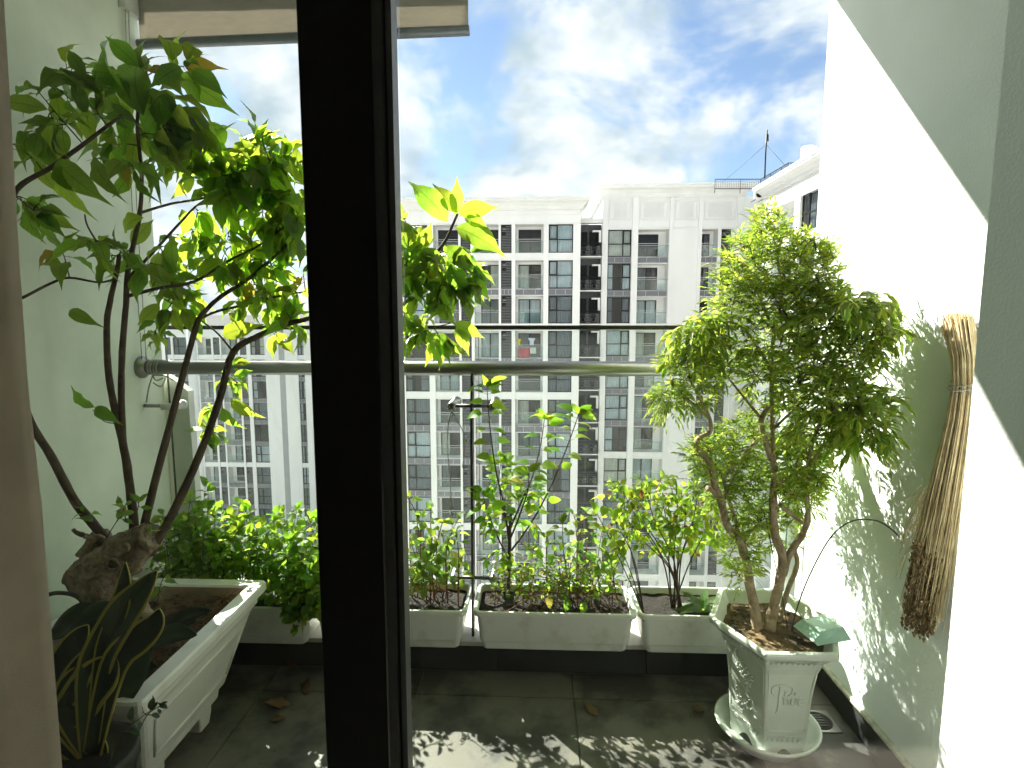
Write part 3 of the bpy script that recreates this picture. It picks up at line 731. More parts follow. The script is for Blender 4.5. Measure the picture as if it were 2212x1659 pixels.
# the tower further away on the left
ltb = empty('apartment_building', (-42, 72, ZG), 'hazy white apartment tower further away, seen past the bare tree stems', 'building', 'apartment blocks across the street')
YT = 72.0
def lx(p): return at(p, 850, YT).x
zt = at(500, 729, YT).z
TC = [(lx(364),lx(376),'L'),(lx(380),lx(409),'W'),(lx(433),lx(462),'BR'),(lx(466),lx(480),'L'),(lx(483),lx(519),'BR'),(lx(523),lx(537),'L'),(lx(545),lx(576),'W'),(lx(646),lx(660),'n')]
facade(ltb, YT, TC, 11, ['white','grey','grey','grey','grey','white','grey','grey','grey','grey'], lx(290), lx(690), zt+3.0, ZG, zt)
MB().box(lx(290), lx(690), YT+2.0, YT+14, ZG, zt+2.9).build('core', M['interior'], ltb)
MB().box(lx(290), lx(690), YT+0.36, YT+14, zt+2.9, zt+3.0).build('roof_slab', M['facade'], ltb)
MB().box(lx(690)-0.2, lx(690), YT+0.36, YT+14, ZG, zt+2.89).build('side_wall', M['facade'], ltb)
MB().box(lx(606), lx(618), YT-0.03, YT-0.001, ZG, zt+2.99).build('grey_strip', M['greystrip'], ltb)
MB().tube([(lx(421), YT+0.1, ZG), (lx(421), YT+0.1, zt+2.9)], 0.62, 20).build('round_column', M['facade2'], ltb)
lv = MB()
for k in range(9): lv.box(lx(352), lx(560), YT-0.12, YT-0.002, zt+1.2+k*0.2, zt+1.28+k*0.2)
lvo = lv.build('roof_screen', M['facade2'], ltb); lvo['kind'] = 'stuff'
pd = empty('podium', (-30, 60, ZG), 'grey podium roof at the foot of the hazy apartment tower', 'building')
zp = at(560, 1180, 66).z
MB().box(lx(300), lx(720), 64, YT-0.2, ZG, zp).build('podium_wall', M['greystrip'], pd)
pr = MB(); a0, a1 = at(655, 1178, 62), at(760, 1120, 62)
pr.rings([[(a0.x, 58, a0.z), (a1.x, 58, a1.z), (a1.x, 58, a1.z-6), (a0.x, 58, a0.z-6)], [(a0.x, 64, a0.z), (a1.x, 64, a1.z), (a1.x, 64, a1.z-6), (a0.x, 64, a0.z-6)]])
pr.build('ramp_roof', M['greystrip'], pd)

# roof things on the right
def rail_run(mb, a, b, h=0.75, n=None):
    L_ = (b-a).length; n = n or max(2, int(L_/0.14))
    for z in (0, -h): mb.tube([a+V(0,0,z), b+V(0,0,z)], 0.03, 6)
    for i in range(n+1):
        p = a.lerp(b, i/n); big_ = i % 14 == 0
        mb.tube([p, p-V(0,0,h+(0.35 if big_ else 0))], 0.028 if big_ else 0.012, 5, caps=False)
rr_ = empty('roof_railing', at(1643, 400, 47), 'dark metal guard railing along the rooftop beneath the antenna', 'railing')
for (p, q) in ((at(1545,387,47), at(1643,387,47)), (at(1643,387,47), at(1703,352,41.9)), (at(1703,352,41.9), at(1735,352,41.9))):
    m_ = MB(); rail_run(m_, p, q); m_.build('rail_section', M['frame'], rr_)
an = empty('antenna_mast', at(1652,378,44.5), 'slim rooftop antenna mast with guy wires against the sky', 'antenna')
MB().tube([at(1652,385,44.5), at(1654,330,44.5), at(1657,281,44.5)], 0.055, 8).tube([at(1659,290,44.5), at(1659,305,44.5)], 0.05, 6).build('mast', M['frame'], an)
for q in (at(1560,395,48), at(1700,362,43)): MB().tube([at(1655,312,44.5), q], 0.012, 4).build('guy_wire', M['frame'], an)
def condenser(label, p, s):
    o = empty('condenser_unit', p, label, 'air conditioner', 'air conditioners under the wing roof')
    MB().bbox(p.x-0.45*s, p.x+0.45*s, p.y-0.18*s, p.y+0.18*s, p.z-0.33*s, p.z+0.33*s, 0.03).build('casing', M['whiteplastic'], o)
    MB().lathe([(0.22*s,0),(0.25*s,0),(0.25*s,-0.03)], (p.x-0.1*s, p.y-0.181*s, p.z), 18, axis='y').build('fan_grille', M['louvre'], o)
    MB().tube([p+V(-.3*s,.1,-.36*s), p+V(-.3*s,.9,-.36*s)], 0.03, 6).build('bracket', M['frame'], o); MB().tube([p+V(.3*s,.1,-.36*s), p+V(.3*s,.9,-.36*s)], 0.03, 6).build('bracket', M['frame'], o)
condenser('lower of two white outdoor air conditioner units by the wing cornice', at(1641, 421, 43.6), 0.9)
condenser('upper of two white outdoor air conditioner units by the wing cornice', at(1655, 411, 43.3), 0.9)
wtk = empty('water_tank', at(1746, 330, 40), 'pale rooftop water tank peeking over the wing cornice', 'tank')
pt = at(1746, 345, 40); MB().lathe([(0.05,0.9),(0.45,0.85),(0.5,0.75),(0.5,0.0),(0.5,-0.2)][::-1], pt, 20).build('drum', M['whiteplastic'], wtk)
MB().tube([at(1737,322,40), at(1737,350,40)], 0.05, 6).build('vent_pipe', M['frame'], wtk)
# washing on far balconies
def garment(label, px0, px1, py0, py1, colr, kind='cloth'):
    a, b = at(px0, py0, 46.97+0.25), at(px1, py1, 46.97+0.25)
    m = MB(); vs = []; fs = []; w = b.x-a.x; h = a.z-b.z; nx_ = 10
    for j in range(6):
        for i in range(nx_+1):
            t = i/nx_; s = j/5; zz_ = a.z-h*s
            xx = a.x+w*t
            if kind == 'shirt' and s > 0.35: xx = a.x+w*(0.2+0.6*t)
            vs.append((xx, a.y+0.03*math.sin(t*11+s*2), zz_))
    for j in range(5):
        for i in range(nx_): q = j*(nx_+1)+i; fs.append((q, q+1, q+nx_+2, q+nx_+1))
    o = m.add(vs, fs, smooth=True).build('laundry', clothmat('laundry '+label, colr, colr, 0.2, 1.0))
    o.modifiers.new('thickness', 'SOLIDIFY').thickness = 0.01
    tag(o, label, 'laundry', 'washing on the far balcony')
garment('red sheet hung on the far balcony just below the top bar', 1119, 1144, 752, 774, (0.55,0.03,0.07))
garment('white towel hung beside the red sheet on the far balcony', 1145, 1158, 751, 764, (0.8,0.8,0.8))
garment('yellow shirt hung above the red sheet on the far balcony', 1116, 1126, 732, 746, (0.7,0.55,0.05), 'shirt')
garment('white and blue shirt hung above the white towel', 1141, 1156, 730, 746, (0.62,0.68,0.8), 'shirt')

# ------------------------------------------------------------------ leaves and plant growing helpers
def leaf_geo(width, nseg=6, fold=0.22, curl=0.25, prof='acuminate', wave=0.0, twist=0.0, seed=0):
    """a leaf along +Y from its base, one unit long; returns verts, faces, uvs"""
    vs = []; uv = []; fs = []
    for k in range(nseg+1):
        t = k/nseg
        if prof == 'acuminate': w = (math.sin(PI*min(t/0.92, 1)**0.85)**0.9 if t < 0.92 else 0) + (0.02 if 0 < t < 1 else 0)
        elif prof == 'drip': w = (math.sin(PI*min(t/0.86, 1)**0.9)**0.85 if t < 0.80 else max(0.0, 0.20*(1-(t-0.80)/0.20)+0.10*(1-t)))
        elif prof == 'round': w = math.sin(PI*t**0.9)**0.6
        elif prof == 'lance': w = math.sin(PI*t**0.75)**1.0
        elif prof == 'strap': w = min(1.0, 0.55+t*1.2)*(1 if t < 0.75 else math.sqrt(max(0, 1-((t-0.75)/0.25)**2)))
        elif prof == 'heart': w = (math.sin(PI*t**0.62))**0.75
        w = max(w, 0.0)*width/2
        zc = -curl*t*t + 0.06*math.sin(t*PI)
        ww = wave*math.sin(t*17+seed)
        a = twist*t
        for sx in (-1, 0, 1):
            x = sx*w; z = fold*abs(x) + (ww*w*2*sx if sx else 0)
            vs.append((x*math.cos(a)-z*math.sin(a), t*(1-0.25*curl*t), zc + z*math.cos(a)+x*math.sin(a))); uv.append((0.5+0.5*sx, t))
    for k in range(nseg):
        b = k*3
        fs += [(b, b+1, b+4, b+3), (b+1, b+2, b+5, b+4)]
    return vs, fs, uv
def leaf_templates(n, width, **k):
    out = []
    for i in range(n):
        kk = dict(k); kk['curl'] = k.get('curl', 0.25)*(0.3+1.3*i/max(1, n-1)); kk['fold'] = k.get('fold', 0.22)*(0.5+((i*7) % n)/n)
        kk['seed'] = i*1.9; kk['twist'] = ((i*5) % n/n-0.5)*0.7
        out.append(leaf_geo(width*(0.88+0.24*((i*3) % n)/n), **kk))
    return out
def frame(p, d, nrm, L, W=None):
    d = d.normalized(); x = d.cross(nrm)
    if x.length < 1e-5: x = d.orthogonal()
    x.normalize(); z = x.cross(d)
    m = Matrix((( x.x, d.x, z.x, p.x), (x.y, d.y, z.y, p.y), (x.z, d.z, z.z, p.z), (0,0,0,1)))
    return m @ Matrix.Diagonal((L if W is None else W, L, L, 1))
class Plant:
    def __init__(s, root, temps, lmat, smat, seed=1, bounds=None):
        s.root = root; s.t = temps; s.lm = lmat; s.sm_ = smat; s.tw = MB(); s.lv = []; s.sk = []; s.r = random.Random(seed); s.bounds = bounds
    def u(s, a, b): return s.r.uniform(a, b)
    def stem(s, pts, rr, n=8, rough=0.0, sub=5, name='branch', mat_=None, sk=True):
        P, Q = smoothpath([Vector(p) for p in pts], list(rr), sub)
        MB().tube(P, Q, n, rough=rough).build(name, mat_ or s.sm_, s.root)
        if sk: s.sk += P
        return P
    def near(s, p): return min(s.sk, key=lambda q: (q-p).length_squared)
    def ok(s, p):
        if not s.bounds: return True
        x0, x1, y0, y1, z0, z1 = s.bounds
        return x0 < p.x < x1 and y0 < p.y < y1 and z0 < p.z < z1
    def leaf(s, p, d, nrm, L):
        if s.ok(p + d.normalized()*L) and s.ok(p): s.lv.append((p, d, nrm, L))
    def twig(s, a, b, n, L, droop=0.4, r0=0.0025, r1=0.0012, start=0.3, pet=0.25, opp=False, tip=1, side=0.8, up=0.5, arch=0.12):
        a = Vector(a); b = Vector(b); v = b-a
        mid = a.lerp(b, 0.5) + V(0,0,arch*v.length) + V(s.u(-1,1), s.u(-1,1), s.u(-1,1))*0.08*v.length
        P, Q = smoothpath([a, mid, b], [r0, (r0+r1)/2, r1], 5)
        s.tw.tube(P, Q, 5, caps=False); s.sk += P[3:]
        ph = s.u(0, 6.28)
        for i in range(n):
            t = start + (1-start)*(i+0.5)/n; j = min(len(P)-2, int(t*(len(P)-1)))
            p = P[j]; tan = (P[j+1]-P[j]).normalized()
            for q in ((0, PI) if opp else (0,)):
                ang = ph + i*2.4 + q
                o1 = tan.orthogonal().normalized(); o2 = tan.cross(o1)
                sd = o1*math.cos(ang) + o2*math.sin(ang)
                d = (tan*s.u(0.2,0.7) + sd*side + V(0,0,-droop*s.u(0.4,1.5))).normalized()
                nrm = (V(0,0,1)*up + V(s.u(-1,1), s.u(-1.2,0.6), s.u(-0.4,0.6))*0.7)
                l = s.u(*L)*(0.75+0.25*math.sin(PI*t))
                base = p + d*l*pet*0.5 + sd*0.003
                if pet: s.tw.tube([p, base], [0.0012, 0.0009], 4, caps=False)
                s.leaf(base, d, nrm, l)
        for i in range(tip):
            d = ((b-mid).normalized()*0.9 + V(s.u(-1,1), s.u(-1,1), s.u(-0.7,0.9))*0.7).normalized()
            s.leaf(b, d, V(s.u(-1,1)*0.6, s.u(-1,0.3), 0.8), s.u(*L)*s.u(0.6,1.0))
    def finish(s, limit=300, leafname='leaf'):
        if s.tw.v: o = s.tw.build('twigs', s.sm_, s.root); o['kind'] = 'stuff'
        me = [MB().add(*[g_[0], g_[1]], uvs=g_[2], smooth=True).mesh(leafname, s.lm) for g_ in s.t]
        s.lv.sort(key=lambda q: -q[3]/max(0.3, q[0].y))
        rest = MB()
        for i, (p, d, nrm, L) in enumerate(s.lv):
            k = s.r.randrange(len(me)); m4 = frame(p, d, nrm, L)
            if i < limit: child(leafname, me[k], s.root, m4)
            else:
                g_ = s.t[k]; rest.add([m4 @ Vector(q) for q in g_[0]], g_[1], uvs=g_[2], smooth=True)
        if rest.v: o = rest.build('foliage', s.lm, s.root); o['kind'] = 'stuff'
        return len(s.lv)
def soil_patch(mb, x0, x1, y0, y1, z, amp=0.008, n=26, m=14, seed=0.0, f=None):
    vs = []; fs = []
    for j in range(m+1):
        for i in range(n+1):
            x = x0+(x1-x0)*i/n; y = y0+(y1-y0)*j/m
            vs.append((x, y, z + amp*(noise.noise(V(x*24+seed, y*24, 0)) + 0.6*noise.noise(V(x*70, y*70+seed, 3)))))
    for j in range(m):
        for i in range(n): a = j*(n+1)+i; fs.append((a, a+1, a+n+2, a+n+1))
    return mb.add(vs, fs, smooth=True)

# ------------------------------------------------------------------ the four window boxes on the kerb
def rrect(x0, x1, y0, y1, z, r, n=4):
    out = []
    for cx, cy, a0 in ((x1-r, y0+r, -PI/2), (x1-r, y1-r, 0), (x0+r, y1-r, PI/2), (x0+r, y0+r, PI)):
        for k in range(n+1):
            a = a0 + k*PI/2/n; out.append((cx+r*math.cos(a), cy+r*math.sin(a), z))
    return out
BX = [(-1.500,-0.872), (-0.868,-0.256), (-0.233,0.403), (0.407,1.040)]
BLAB = ['white plastic window box full of mint, behind the big white tub', 'white plastic window box half hidden behind the dark door stile', 'white plastic window box standing right of the flat steel post', 'white plastic window box tucked behind the hexagonal pot']
ZB, ZR, YF, YB = 0.1335, 0.302, 2.030, 2.272
boxes = []
for i, (a, b) in enumerate(BX):
    o = empty('window_box', ((a+b)/2, (YF+YB)/2, ZB), BLAB[i], 'planter', 'window boxes along the kerb')
    m = MB()
    def rr(ins, z, r=0.03): return rrect(a+ins, b-ins, YF+ins*0.8, YB-ins*0.8, z, max(r-ins*0.3, 0.006))
    m.rings([rr(.040,ZB), rr(.036,ZB+.004), rr(.033,ZB+.030), rr(.027,ZB+.033), rr(.025,ZB+.037), rr(.014,ZR-.026), rr(.012,ZR-.022), rr(.001,ZR-.020), rr(0,ZR-.017), rr(0,ZR-.004), rr(.003,ZR),
             rr(.012,ZR), rr(.016,ZR-.004), rr(.018,ZR-.02), rr(.026,ZB+.05)], smooth=False)
    m.build('shell', M['plastic'], o)
    sm_ = MB(); soil_patch(sm_, a+.0175, b-.0175, YF+.0145, YB-.0145, ZR-.028, 0.007, 40, 16, i*9.1)
    s_ = sm_.build('soil', M['soil'], o)
    cr = MB(); rr_g = random.Random(40+i)
    for k in range(110):
        p = V(rr_g.uniform(a+.03, b-.03), rr_g.uniform(YF+.03, YB-.03), ZR-.023); q = rr_g.uniform(.002, .006)
        cr.add([p+V(rr_g.uniform(-q,q), rr_g.uniform(-q,q), rr_g.uniform(-q*.5,q*1.3)) for _ in range(4)], [(0,1,2),(0,2,3),(0,3,1),(1,3,2)])
    c_ = cr.build('crumbs', M['soil'], s_); c_['kind'] = 'stuff'
    boxes.append(o)
ZSOIL = ZR-.028
# mint in the box at the wall, spilling over its rim
mp = empty('mint_plant', (-1.18, 2.15, ZSOIL), 'dense bright green mint spilling from the window box behind the white tub', 'plant')
P = Plant(mp, leaf_templates(5, 0.72, nseg=4, fold=0.25, curl=0.3, prof='round'), M['mint'], M['stemgreen'], 3, (XL+.01, 1.1, 1.9, 2.318, 0.1, 1.2))
topz = [(-1.50,.62),(-1.40,.72),(-1.30,.66),(-1.18,.62),(-1.05,.60),(-.95,.62),(-.88,.60),(-.80,.62)]
for k in range(150):
    x = P.u(-1.52, -.80); y = P.u(2.06, 2.26)
    zt_ = [zb_ + (zc_-zb_)*(x-xa_)/(xc_-xa_) for (xa_, zb_), (xc_, zc_) in zip(topz, topz[1:]) if xa_ <= x <= xc_]
    zt_ = (zt_[0] if zt_ else .6)*P.u(.68, 1.06) - (0.05 if y < 2.12 else 0)
    x0 = min(max(x+P.u(-.04,.04), -1.47), -.90)
    P.twig((x0, y, ZSOIL), (x, y+P.u(-.05,.04), max(zt_, .36)), 5, (.034,.058), 0.25, .0016, .0009, 0.25, 0.15, True, 2, 1.0, 0.9)
for k in range(24):
    x = P.u(-1.02, -.80); P.twig((min(x,-.9), 2.07, ZSOIL+.01), (x+P.u(-.03,.03), P.u(1.98,2.05), P.u(.25,.42)), 5, (.034,.060), 0.3, .0015, .0009, 0.2, 0.15, True, 2, 1.0, 0.9)
P.finish(300)
# leafy stems behind the stile
sp_ = empty('amaranth_plant', (-0.5, 2.15, ZSOIL), 'straggly red-stemmed leafy plant in the window box beside the dark stile', 'plant')
P = Plant(sp_, leaf_templates(5, 0.58, nseg=5, fold=0.2, curl=0.35, prof='heart'), M['amaranth'], M['stemred'], 5, (-.9, -.2, 1.95, 2.318, .1, 1.2))
for px, py in ((880,1075),(900,1120),(930,1100),(955,1130),(985,1150),(915,1170),(970,1190),(890,1180),(1000,1200),(945,1180),(925,1210),(990,1120),(872,1150)):
    top = at(px, py, P.u(2.1,2.22)); b = V(min(max(top.x+P.u(-.06,.06), -.8), -.3), P.u(2.1,2.22), ZSOIL)
    P.twig(b, top, 11, (.032,.066), .35, .0032, .0014, .3, .3, False, 3, .9)
for px, py in ((700,1090),(690,1130),(665,1110)):
    top = at(px, py, 2.16); P.twig((-.8, 2.16, ZSOIL), top, 7, (.03,.055), .3, .0026, .0014, .3, .3, False, 3, .9)
for k in range(26): P.twig((P.u(-.84,-.29), P.u(2.08,2.24), ZSOIL), (P.u(-.85,-.28), P.u(2.07,2.25), P.u(.36,.50)), 5, (.022,.045), .35, .0022, .0012, .35, .25, False, 2, .9)
P.finish(240)
# the young shrub beside the post
ms_ = empty('young_shrub', (at(1097,1290,2.14).x, 2.14, ZSOIL), 'tall young shrub with lime green leaves rising right of the steel post', 'shrub')
P = Plant(ms_, leaf_templates(6, 0.60, nseg=5, fold=0.25, curl=0.35, prof='heart'), M['mulberry'], M['barkdark'], 8, (-.9, 1.0, 1.9, 2.318, .1, 1.4))
y_ = 2.14
P.stem([at(1097,1292,y_), at(1099,1240,y_), at(1100,1190,y_), at(1102,1130,y_), at(1106,1098,y_)], [.008,.007,.0065,.006,.005], name='trunk')
MUL = [([(1101,1180),(1088,1090),(1072,1020),(1060,940),(1054,870),(1052,835)], 2.12), ([(1103,1140),(1128,1080),(1150,1030),(1168,960),(1176,905)], 2.17),
       ([(1104,1190),(1150,1125),(1190,1050),(1225,965),(1243,915),(1250,893)], 2.20), ([(1101,1150),(1085,1100),(1078,1040),(1082,1000)], 2.19), ([(1104,1160),(1120,1120),(1140,1060),(1142,1020)], 2.10),
       ([(1100,1210),(1075,1160),(1052,1100),(1042,1060)], 2.16)]
for pts, yy in MUL:
    path = P.stem([at(px, py, 2.14+(yy-2.14)*i/(len(pts)-1)) for i, (px, py) in enumerate(pts)], [.0042-.0028*i/(len(pts)-1) for i in range(len(pts))], 6)
    n = len(path)
    for i in range(4, n, 2):
        t = i/n; tan = (path[min(i+1, n-1)]-path[i-1]).normalized()
        for sg in (1, -1):
            if P.r.random() < .06: continue
            d = (V(sg*P.u(.6,1), P.u(-.6,.5), 0) + tan*.35 + V(0,0,P.u(-.45,.15))).normalized()
            L = P.u(.045,.080)*(0.75 if t < .5 else 1.0)
            b = path[i]+d*L*.3; P.tw.tube([path[i], b], [.0011,.0008], 4, caps=False)
            P.leaf(b, d, V(P.u(-.4,.4), P.u(-.8,.2), P.u(.3,1)), L)
    for k in range(4): P.leaf(path[-1], V(P.u(-1,1), P.u(-.5,.5), P.u(-.1,.9)), V(P.u(-.5,.5), P.u(-1,0), .5), P.u(.05,.075))
for k in range(26): 
    q = at(P.u(1035,1170), P.u(1030,1240), P.u(2.08,2.24)); P.twig(P.near(q), q, 4, (.028,.052), .3, .0018, .001, .3, .25, False, 2, .9)
P.finish(300)
hb = empty('herb_clump', (0.15, 2.15, ZSOIL), 'low clump of thin reddish-stemmed herbs in the window box beside the young shrub', 'plant')
P = Plant(hb, leaf_templates(5, 0.55, nseg=5, fold=0.2, curl=0.4, prof='heart'), M['amaranth'], M['stemred'], 11, (-.24, .5, 1.93, 2.318, .1, 1.2))
for px, py in ((1180,1160),(1215,1130),(1240,1110),(1265,1105),(1280,1140),(1300,1150),(1325,1160),(1345,1195),(1160,1190),(1200,1190),(1250,1180),(1305,1195),(1230,1200),(1275,1205)):
    top = at(px, py, P.u(2.07,2.24)); P.twig((min(max(top.x+P.u(-.05,.05), -.19), .37), P.u(2.08,2.23), ZSOIL), top, 10, (.030,.060), .4, .0026, .0013, .35, .35, False, 3, .9)
for k in range(55): P.twig((P.u(-.19,.38), P.u(2.06,2.24), ZSOIL), (P.u(-.2,.39), P.u(2.05,2.25), P.u(.34,.46)), 5, (.018,.04), .35, .0018, .001, .35, .2, False, 2, .9)
for px, py in ((1228,1310),(1185,1305),(1262,1318)): P.leaf(at(px, py-18, 2.05), V(P.u(-.3,.3), -.5, -.9), V(0,-1,.3), .055)
P.finish(260)
# yellowing bush in the last box
yb = empty('yellowing_bush', (0.58, 2.16, ZSOIL), 'twiggy bush with small yellow-green leaves between young shrub and hexagonal pot', 'shrub')
P = Plant(yb, leaf_templates(5, 0.62, nseg=4, fold=0.25, curl=0.4, prof='round'), M['yellowing'], M['barkdark'], 14, (.2, 1.05, 1.92, 2.318, .1, 1.2))
for px, py, yy in ((1335,1040,2.15),(1365,1070,2.2),(1395,1060,2.1),(1420,1040,2.18),(1440,1075,2.22),(1460,1035,2.12),(1485,1060,2.2),(1510,1045,2.16),(1530,1065,2.2),(1545,1110,2.12),(1380,1130,2.1),(1350,1110,2.22)):
    b = at(P.u(1450,1475), 1285, 2.14); b.z = ZSOIL; e = at(px, py, yy)
    path = P.stem([b, b.lerp(e, .35)+V(P.u(-.015,.015)+(b.x-e.x)*.12, 0, .03), b.lerp(e, .7)+V(P.u(-.01,.01), 0, .02), e], [.0034,.0028,.002,.0012], 5)
for k in range(165):
    q = at(P.u(1320,1565), P.u(1035,1200), P.u(2.05,2.26)); P.twig(P.near(q), q, 4, (.024,.044), .35, .0013, .0008, .3, .25, False, 2, .9)
for px, py in ((1300,1080),(1290,1110),(1325,1120),(1315,1150)):
    q = at(px, py, 2.1); P.twig((.44, 2.1, ZSOIL), q, 4, (.05,.075), .35, .0026, .0014, .6, .3, False, 2, .9)
P.finish(300)
lt_ = empty('broad_leaf_weed', (at(1520,1265,2.12).x, 2.12, ZSOIL), 'broad-leaved green weed rosette in the soil left of the hexagonal pot', 'plant')
P = Plant(lt_, leaf_templates(6, 0.30, nseg=7, fold=0.3, curl=0.5, prof='lance', wave=.14), M['lettuce'], M['stemgreen'], 19)
for k in range(13):
    a_ = k*2.4; el_ = P.u(.3, 1.15); P.leaf(wloc(lt_), V(math.cos(a_)*math.cos(el_), math.sin(a_)*math.cos(el_)*.7, math.sin(el_)), V(-math.cos(a_)*.6, -.5, .9), P.u(.09,.15))
P.finish()

# ------------------------------------------------------------------ the big white tub with the bare-trunked tree
TX0, TX1, TY0, TY1, TZ = -1.585, -1.010, 1.292, 1.985, 0.44
tub = empty('planter_tub', (-1.3, 1.64, 0), 'large white trapezoid planter tub on feet, holding the bare-trunked tree', 'planter')
def trr(ix, iy, z, r=0.02): return rrect(TX0+ix, TX1-ix, TY0+iy, TY1-iy, z, r, 3)
m = MB()
m.rings([trr(.130,.160,.065), trr(.122,.150,.075), trr(.118,.146,.110), trr(.105,.130,.118), trr(.040,.052,.345), trr(.030,.040,.365), trr(.022,.030,.372), trr(.020,.026,.392), trr(.006,.008,.402),
         trr(0,0,.410), trr(0,0,.432), trr(.004,.004,TZ)], caps=False, smooth=False)
m.rings([trr(.004,.004,TZ), trr(.050,.050,TZ+.0005), trr(.056,.056,TZ-.006), trr(.085,.090,.30)], caps=False)
m.f.append(tuple(range(16))[::-1]); m.sm.append(False); m.mi.append(0)
sh = m.build('shell', M['tub'], tub)
li = MB(); li.rings([trr(.0565,.0565,TZ-.0065), trr(.0855,.0905,.30)], caps=False); li.build('lining', M['tubin'], tub)
def side_pt(u, v):                                       # a point on the long slanted side (u along y 0..1, v up 0..1)
    z = .122 + (.343-.122)*v; ix = .105 + (.040-.105)*v; iy = .130 + (.052-.130)*v
    return V(TX1-ix+.0015, TY0+iy + (TY1-TY0-2*iy)*u, z)
fr_ = [(.09,.16),(.91,.16),(.91,.86),(.09,.86)]
for i in range(4):
    a, b = side_pt(*fr_[i]), side_pt(*fr_[(i+1) % 4]); MB().tube([a, b], .0055, 6).build('moulding', M['tub'], tub)
for fx_ in (TX0+.16, TX1-.20):
    for fy in (TY0+.185, TY1-.255):
        MB().rings([rrect(fx_, fx_+.06, fy+.008, fy+.062, 0.0, .004, 1), rrect(fx_-.006, fx_+.066, fy, fy+.07, .045, .004, 1), rrect(fx_-.006, fx_+.066, fy, fy+.07, .072, .004, 1)]).build('foot', M['tub'], tub)
sm_ = MB(); soil_patch(sm_, TX0+.062, TX1-.062, TY0+.062, TY1-.062, .375, .014, 30, 30, 4.4); sl = sm_.build('soil', M['soil'], tub)
cf = MB(); cr_ = random.Random(5)
for cx, cy, rad in ((-1.16,1.78,.09),(-1.14,1.62,.08),(-1.28,1.86,.08),(-1.12,1.88,.05),(-1.22,1.70,.07),(-1.30,1.76,.06)):
    for k in range(330):
        a = cr_.uniform(0, 2*PI); q = rad*math.sqrt(cr_.random()); p = V(cx+q*math.cos(a), cy+q*math.sin(a), .378+.035*(1-(q/rad)**2))
        if not (TX0+.08 < p.x < TX1-.085 and TY0+.08 < p.y < TY1-.085): continue
        d = V(cr_.uniform(-1,1), cr_.uniform(-1,1), cr_.uniform(-.1,.25)).normalized()*cr_.uniform(.02,.05)
        cf.tube([p, p+d*.5+V(0,0,.004), p+d+V(0,0,-.004)], .0011, 3, caps=False)
cfo = cf.build('coconut_fibre', M['coir'], sl); cfo['kind'] = 'stuff'
# ------------------------------------------------------------------ the bare-trunked tree in the tub
tree = empty('potted_tree', at(245,1320,1.66), 'potted tree with gnarled stump, thin stems and large glossy leaves against the pale wall', 'tree')
Y0 = 1.66
tk = MB()
def A(px, py, y=Y0): return at(px, py, y)
tk.tube([A(146,1256), A(160,1250), A(185,1245), A(230,1225), A(275,1192), A(312,1166), A(330,1155)], [.020,.034,.058,.074,.066,.050,.044], 20, rough=.18, sub=4)
tk.tube([A(225,1225), A(232,1280), A(243,1330), A(246,1362)], [.070,.066,.070,.085], 20, rough=.2, sub=4)
tk.tube([A(270,1270), A(300,1310,1.62), A(325,1350,1.60), A(345,1375,1.58)], [.035,.026,.022,.016], 12, rough=.2, sub=4)
tk.tube([A(200,1200), A(212,1170), A(222,1150)], [.045,.032,.026], 14, rough=.15, sub=4)
tk.tube([A(222,1168), A(195,1160), A(170,1152,1.64), A(158,1144,1.63)], [.014,.009,.006,.004], 8, sub=4).tube([A(205,1163), A(192,1160,1.62), A(182,1161,1.6)], [.008,.007,.004], 8, sub=3)
sc_ = A(243,1220,Y0-.076)
tk.tube([sc_+V(.021*math.cos(a), .008*math.sin(a)*0, .018*math.sin(a)) for a in [k*2*PI/16 for k in range(17)]], .007, 8)
sc2 = A(272,1183,Y0-.062); tk.tube([sc2+V(.010*math.cos(a), 0, .009*math.sin(a)) for a in [k*2*PI/12 for k in range(13)]], .0045, 8)
to = tk.build('trunk', M['bark'], tree)
rmd = to.modifiers.new('weld', 'REMESH'); rmd.mode = 'VOXEL'; rmd.voxel_size = 0.0035; rmd.use_smooth_shade = True
for _n, _sz, _st in (('lumps', .045, .016), ('grain', .014, .007)):
    _tx = bpy.data.textures.new(_n, 'CLOUDS'); _tx.noise_scale = _sz; _tx.noise_depth = 3
    _dm = to.modifiers.new(_n, 'DISPLACE'); _dm.texture = _tx; _dm.strength = _st; _dm.mid_level = .5
MB().lathe([(.001,-.002),(.014,-.004),(.017,0),(.017,.01)], sc_+V(0,.004,0), 14, axis='y').build('cut_scar', M['barkdark'], tree)
FT = leaf_templates(9, 0.42, nseg=10, fold=0.30, curl=0.42, prof='drip', wave=.10)
P = Plant(tree, FT, M['ficus'], M['barkdark'], 23, (XL+.012, .2, 1.42, 2.16, .3, 2.75))
def S(pts, r0, r1, n=8):
    r0 *= .86; k = len(pts); return P.stem([A(*p) for p in pts], [r0+(r1-r0)*i/(k-1) for i in range(k)], n, rough=.12)
S([(226,1165,1.66),(200,1130,1.65),(160,1080,1.64),(110,985,1.63),(64,908,1.62),(30,800,1.61),(8,650,1.61),(12,500,1.61),(36,410,1.61),(110,362,1.61),(180,312,1.62),(232,272,1.63),(265,249,1.64)], .0165, .004)
S([(292,1185,1.66),(288,1120,1.67),(275,1010,1.68),(264,950,1.69),(247,880,1.69),(234,800,1.69),(231,700,1.70),(240,640,1.70),(252,590,1.70),(258,550,1.70)], .0165, .006)
S([(266,952,1.69),(262,860,1.70),(264,760,1.71),(272,660,1.72),(276,590,1.72),(290,520,1.73),(302,462,1.73),(306,378,1.73),(297,275,1.73),(302,204,1.74),(313,167,1.74)], .012, .0035)
